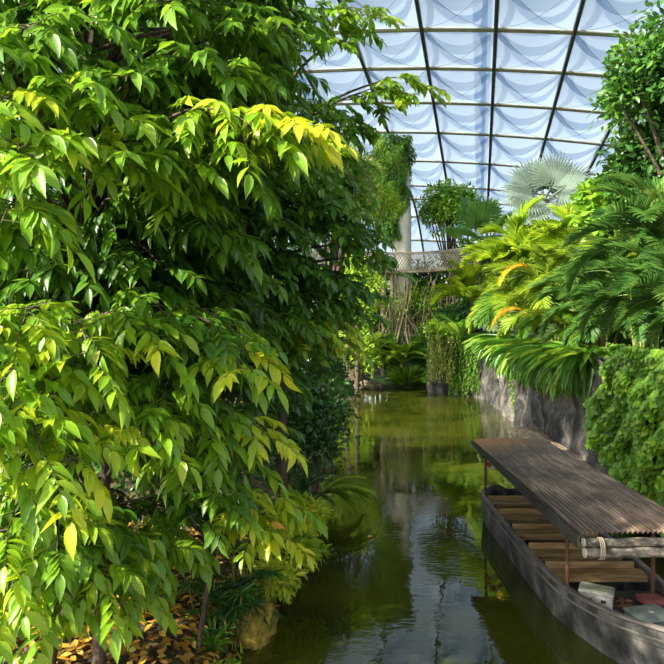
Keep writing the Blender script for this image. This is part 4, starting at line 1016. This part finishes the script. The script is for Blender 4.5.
ck = thing('cool_box', 'grimy white cool box with a mossy green lid on the fore deck', 'box', (5.0, 11.72, dz(11.72)), rotz=math.radians(-28))
ck.scale = (.88, .88, .88)
local('body', rounded_box((-.33, -.2, 0), (.33, .2, .27), .03), M['cool_white'], ck)
lid = local('lid', rounded_box((-.35, -.22, .27), (.35, .22, .34), .025), M['cool_white'], ck)
for k in range(4):
    local('lid_slat', rounded_box((-.32, -.19 + k * .097, .335), (.32, -.19 + k * .097 + .085, .36), .01), M['cool_lid'], lid)
for xx in (-.17, .1):
    local('latch', rounded_box((xx, -.215, .12), (xx + .1, -.195, .19), .008), M['dark_hole'], ck)
hd = MB(); hd.tube([(.34, -.1, .2), (.37, -.1, .14), (.37, .1, .14), (.34, .1, .2)], .012, 6); local('handle', hd.mesh('handle', None), M['dark_hole'], ck)
cs = thing('metal_case', 'flat grey green metal case lying on the fore deck near the bow', 'case', (5.62, 10.95, dz(10.9) + .01), rotz=math.radians(12))
local('body', rounded_box((-.32, -.27, 0), (.34, .27, .10), .02), M['case_green'], cs)
l2 = local('lid', rounded_box((-.34, -.29, .10), (.36, .29, .15), .02), M['case_green'], cs)
local('latch', rounded_box((-.2, -.30, .05), (-.12, -.285, .12), .006), M['rust'], cs)
local('hinge_knob', rounded_box((-.02, -.03, .145), (.06, .03, .17), .01), M['cool_white'], l2)
o = tag(obj('cushion', rounded_box((-.24, -.2, 0), (.24, .2, .13), .06), loc=(6.05, 11.72, dz(11.7))), 'faded red cushion at the starboard side of the fore deck', 'cushion'); o.data.materials.append(M['red'])
bo = thing('mooring_bollard', 'small rusty bollard with a bent pipe on the fore deck', 'bollard', (5.42, 11.6, dz(11.6)))
local('base', rounded_box((-.2, -.07, 0), (.2, .07, .05), .015), M['rust'], bo)
local('pin', MB().tube([(0, 0, .04), (0, 0, .18)], .035, 10).mesh('pin', None), M['rust'], bo)
local('pipe', MB().tube([(-.25, 0, .06), (-.05, 0, .11), (.2, .04, .08)], .03, 8).mesh('pipe', None), M['rust'], bo)
def ring(R, r, n=40, m=14, flat=1.):
    P = []
    for i in range(n):
        a = 2 * math.pi * i / n
        for j in range(m):
            b_ = 2 * math.pi * j / m
            q = R + r * math.cos(b_)
            P.append((q * math.cos(a), q * math.sin(a), r * flat * math.sin(b_)))
    Fq = [(i * m + j, ((i + 1) % n) * m + j, ((i + 1) % n) * m + (j + 1) % m, i * m + (j + 1) % m) for i in range(n) for j in range(m)]
    return np.array(P), np.array(Fq)
v, f = ring(.25, .10)
ty = obj('tyre', mesh_data('tyre', v, f, M['rubber']), loc=(4.86, 18.3, .74)); ty.rotation_euler = (math.radians(70), 0, math.radians(12))
tag(ty, 'black rubber tyre leaning inside the stern of the boat', 'tyre')
lb_ = thing('lifebuoy', 'red and white lifebuoy hanging under the stern end of the roof', 'lifebuoy', (4.78, 18.2, 1.78))
v, f = ring(.19, .055)
v = v @ np.array([[1, 0, 0], [0, 0, 1], [0, 1, 0]])
mid = v[f].mean(1); q = np.floor((np.degrees(np.arctan2(mid[:, 2], mid[:, 0])) % 360) / 45) % 2
for k, nm_, mt in ((0, 'red_band', 'red_paint'), (1, 'white_band', 'white_paint')):
    o = bpy.data.objects.new(nm_, mesh_data(nm_, v, f[q == k], M[mt])); link(o, lb_)
local('hanging_cord', MB().tube([(0, 0, .2), (0, 0, .56)], .008, 5).mesh('hanging_cord', None), M['net_rope'], lb_)

# ================================================================== LIGHT, CAMERA
w = bpy.data.worlds.new('sky'); bpy.context.scene.world = w; w.use_nodes = True
nt = w.node_tree; bg = nt.nodes['Background']
sky = nt.nodes.new('ShaderNodeTexSky'); sky.sky_type = 'NISHITA'; sky.sun_disc = False
sky.sun_elevation = math.radians(36); sky.sun_rotation = math.radians(239); sky.dust_density = 2.0; sky.air_density = 1.0
hs = nt.nodes.new('ShaderNodeHueSaturation'); hs.inputs['Saturation'].default_value = .4
nt.links.new(sky.outputs[0], hs.inputs['Color']); nt.links.new(hs.outputs[0], bg.inputs[0]); bg.inputs[1].default_value = .34
sd = bpy.data.lights.new('sun', 'SUN'); sd.energy = 12; sd.angle = math.radians(1.0); sd.color = (1, .93, .80)
so = bpy.data.objects.new('sun', sd); C.objects.link(so)
SUN = Vector((-.70, -.42, .58))
so.rotation_euler = SUN.to_track_quat('Z', 'Y').to_euler(); so.location = (-20, -20, 40)

cd = bpy.data.cameras.new('camera'); cam = bpy.data.objects.new('camera', cd); C.objects.link(cam)
cam.location = (0, 0, H); cam.rotation_euler = (math.pi / 2, 0, 0)
cd.sensor_width = 36; cd.lens = F / 664 * 36; cd.shift_y = -(332 - HY) / 664; cd.clip_end = 500; cd.clip_start = .05
sc = bpy.context.scene; sc.camera = cam
sc.view_settings.view_transform = 'Standard'; sc.view_settings.look = 'None'
sc.view_settings.exposure = 0.12; sc.view_settings.gamma = 1.0
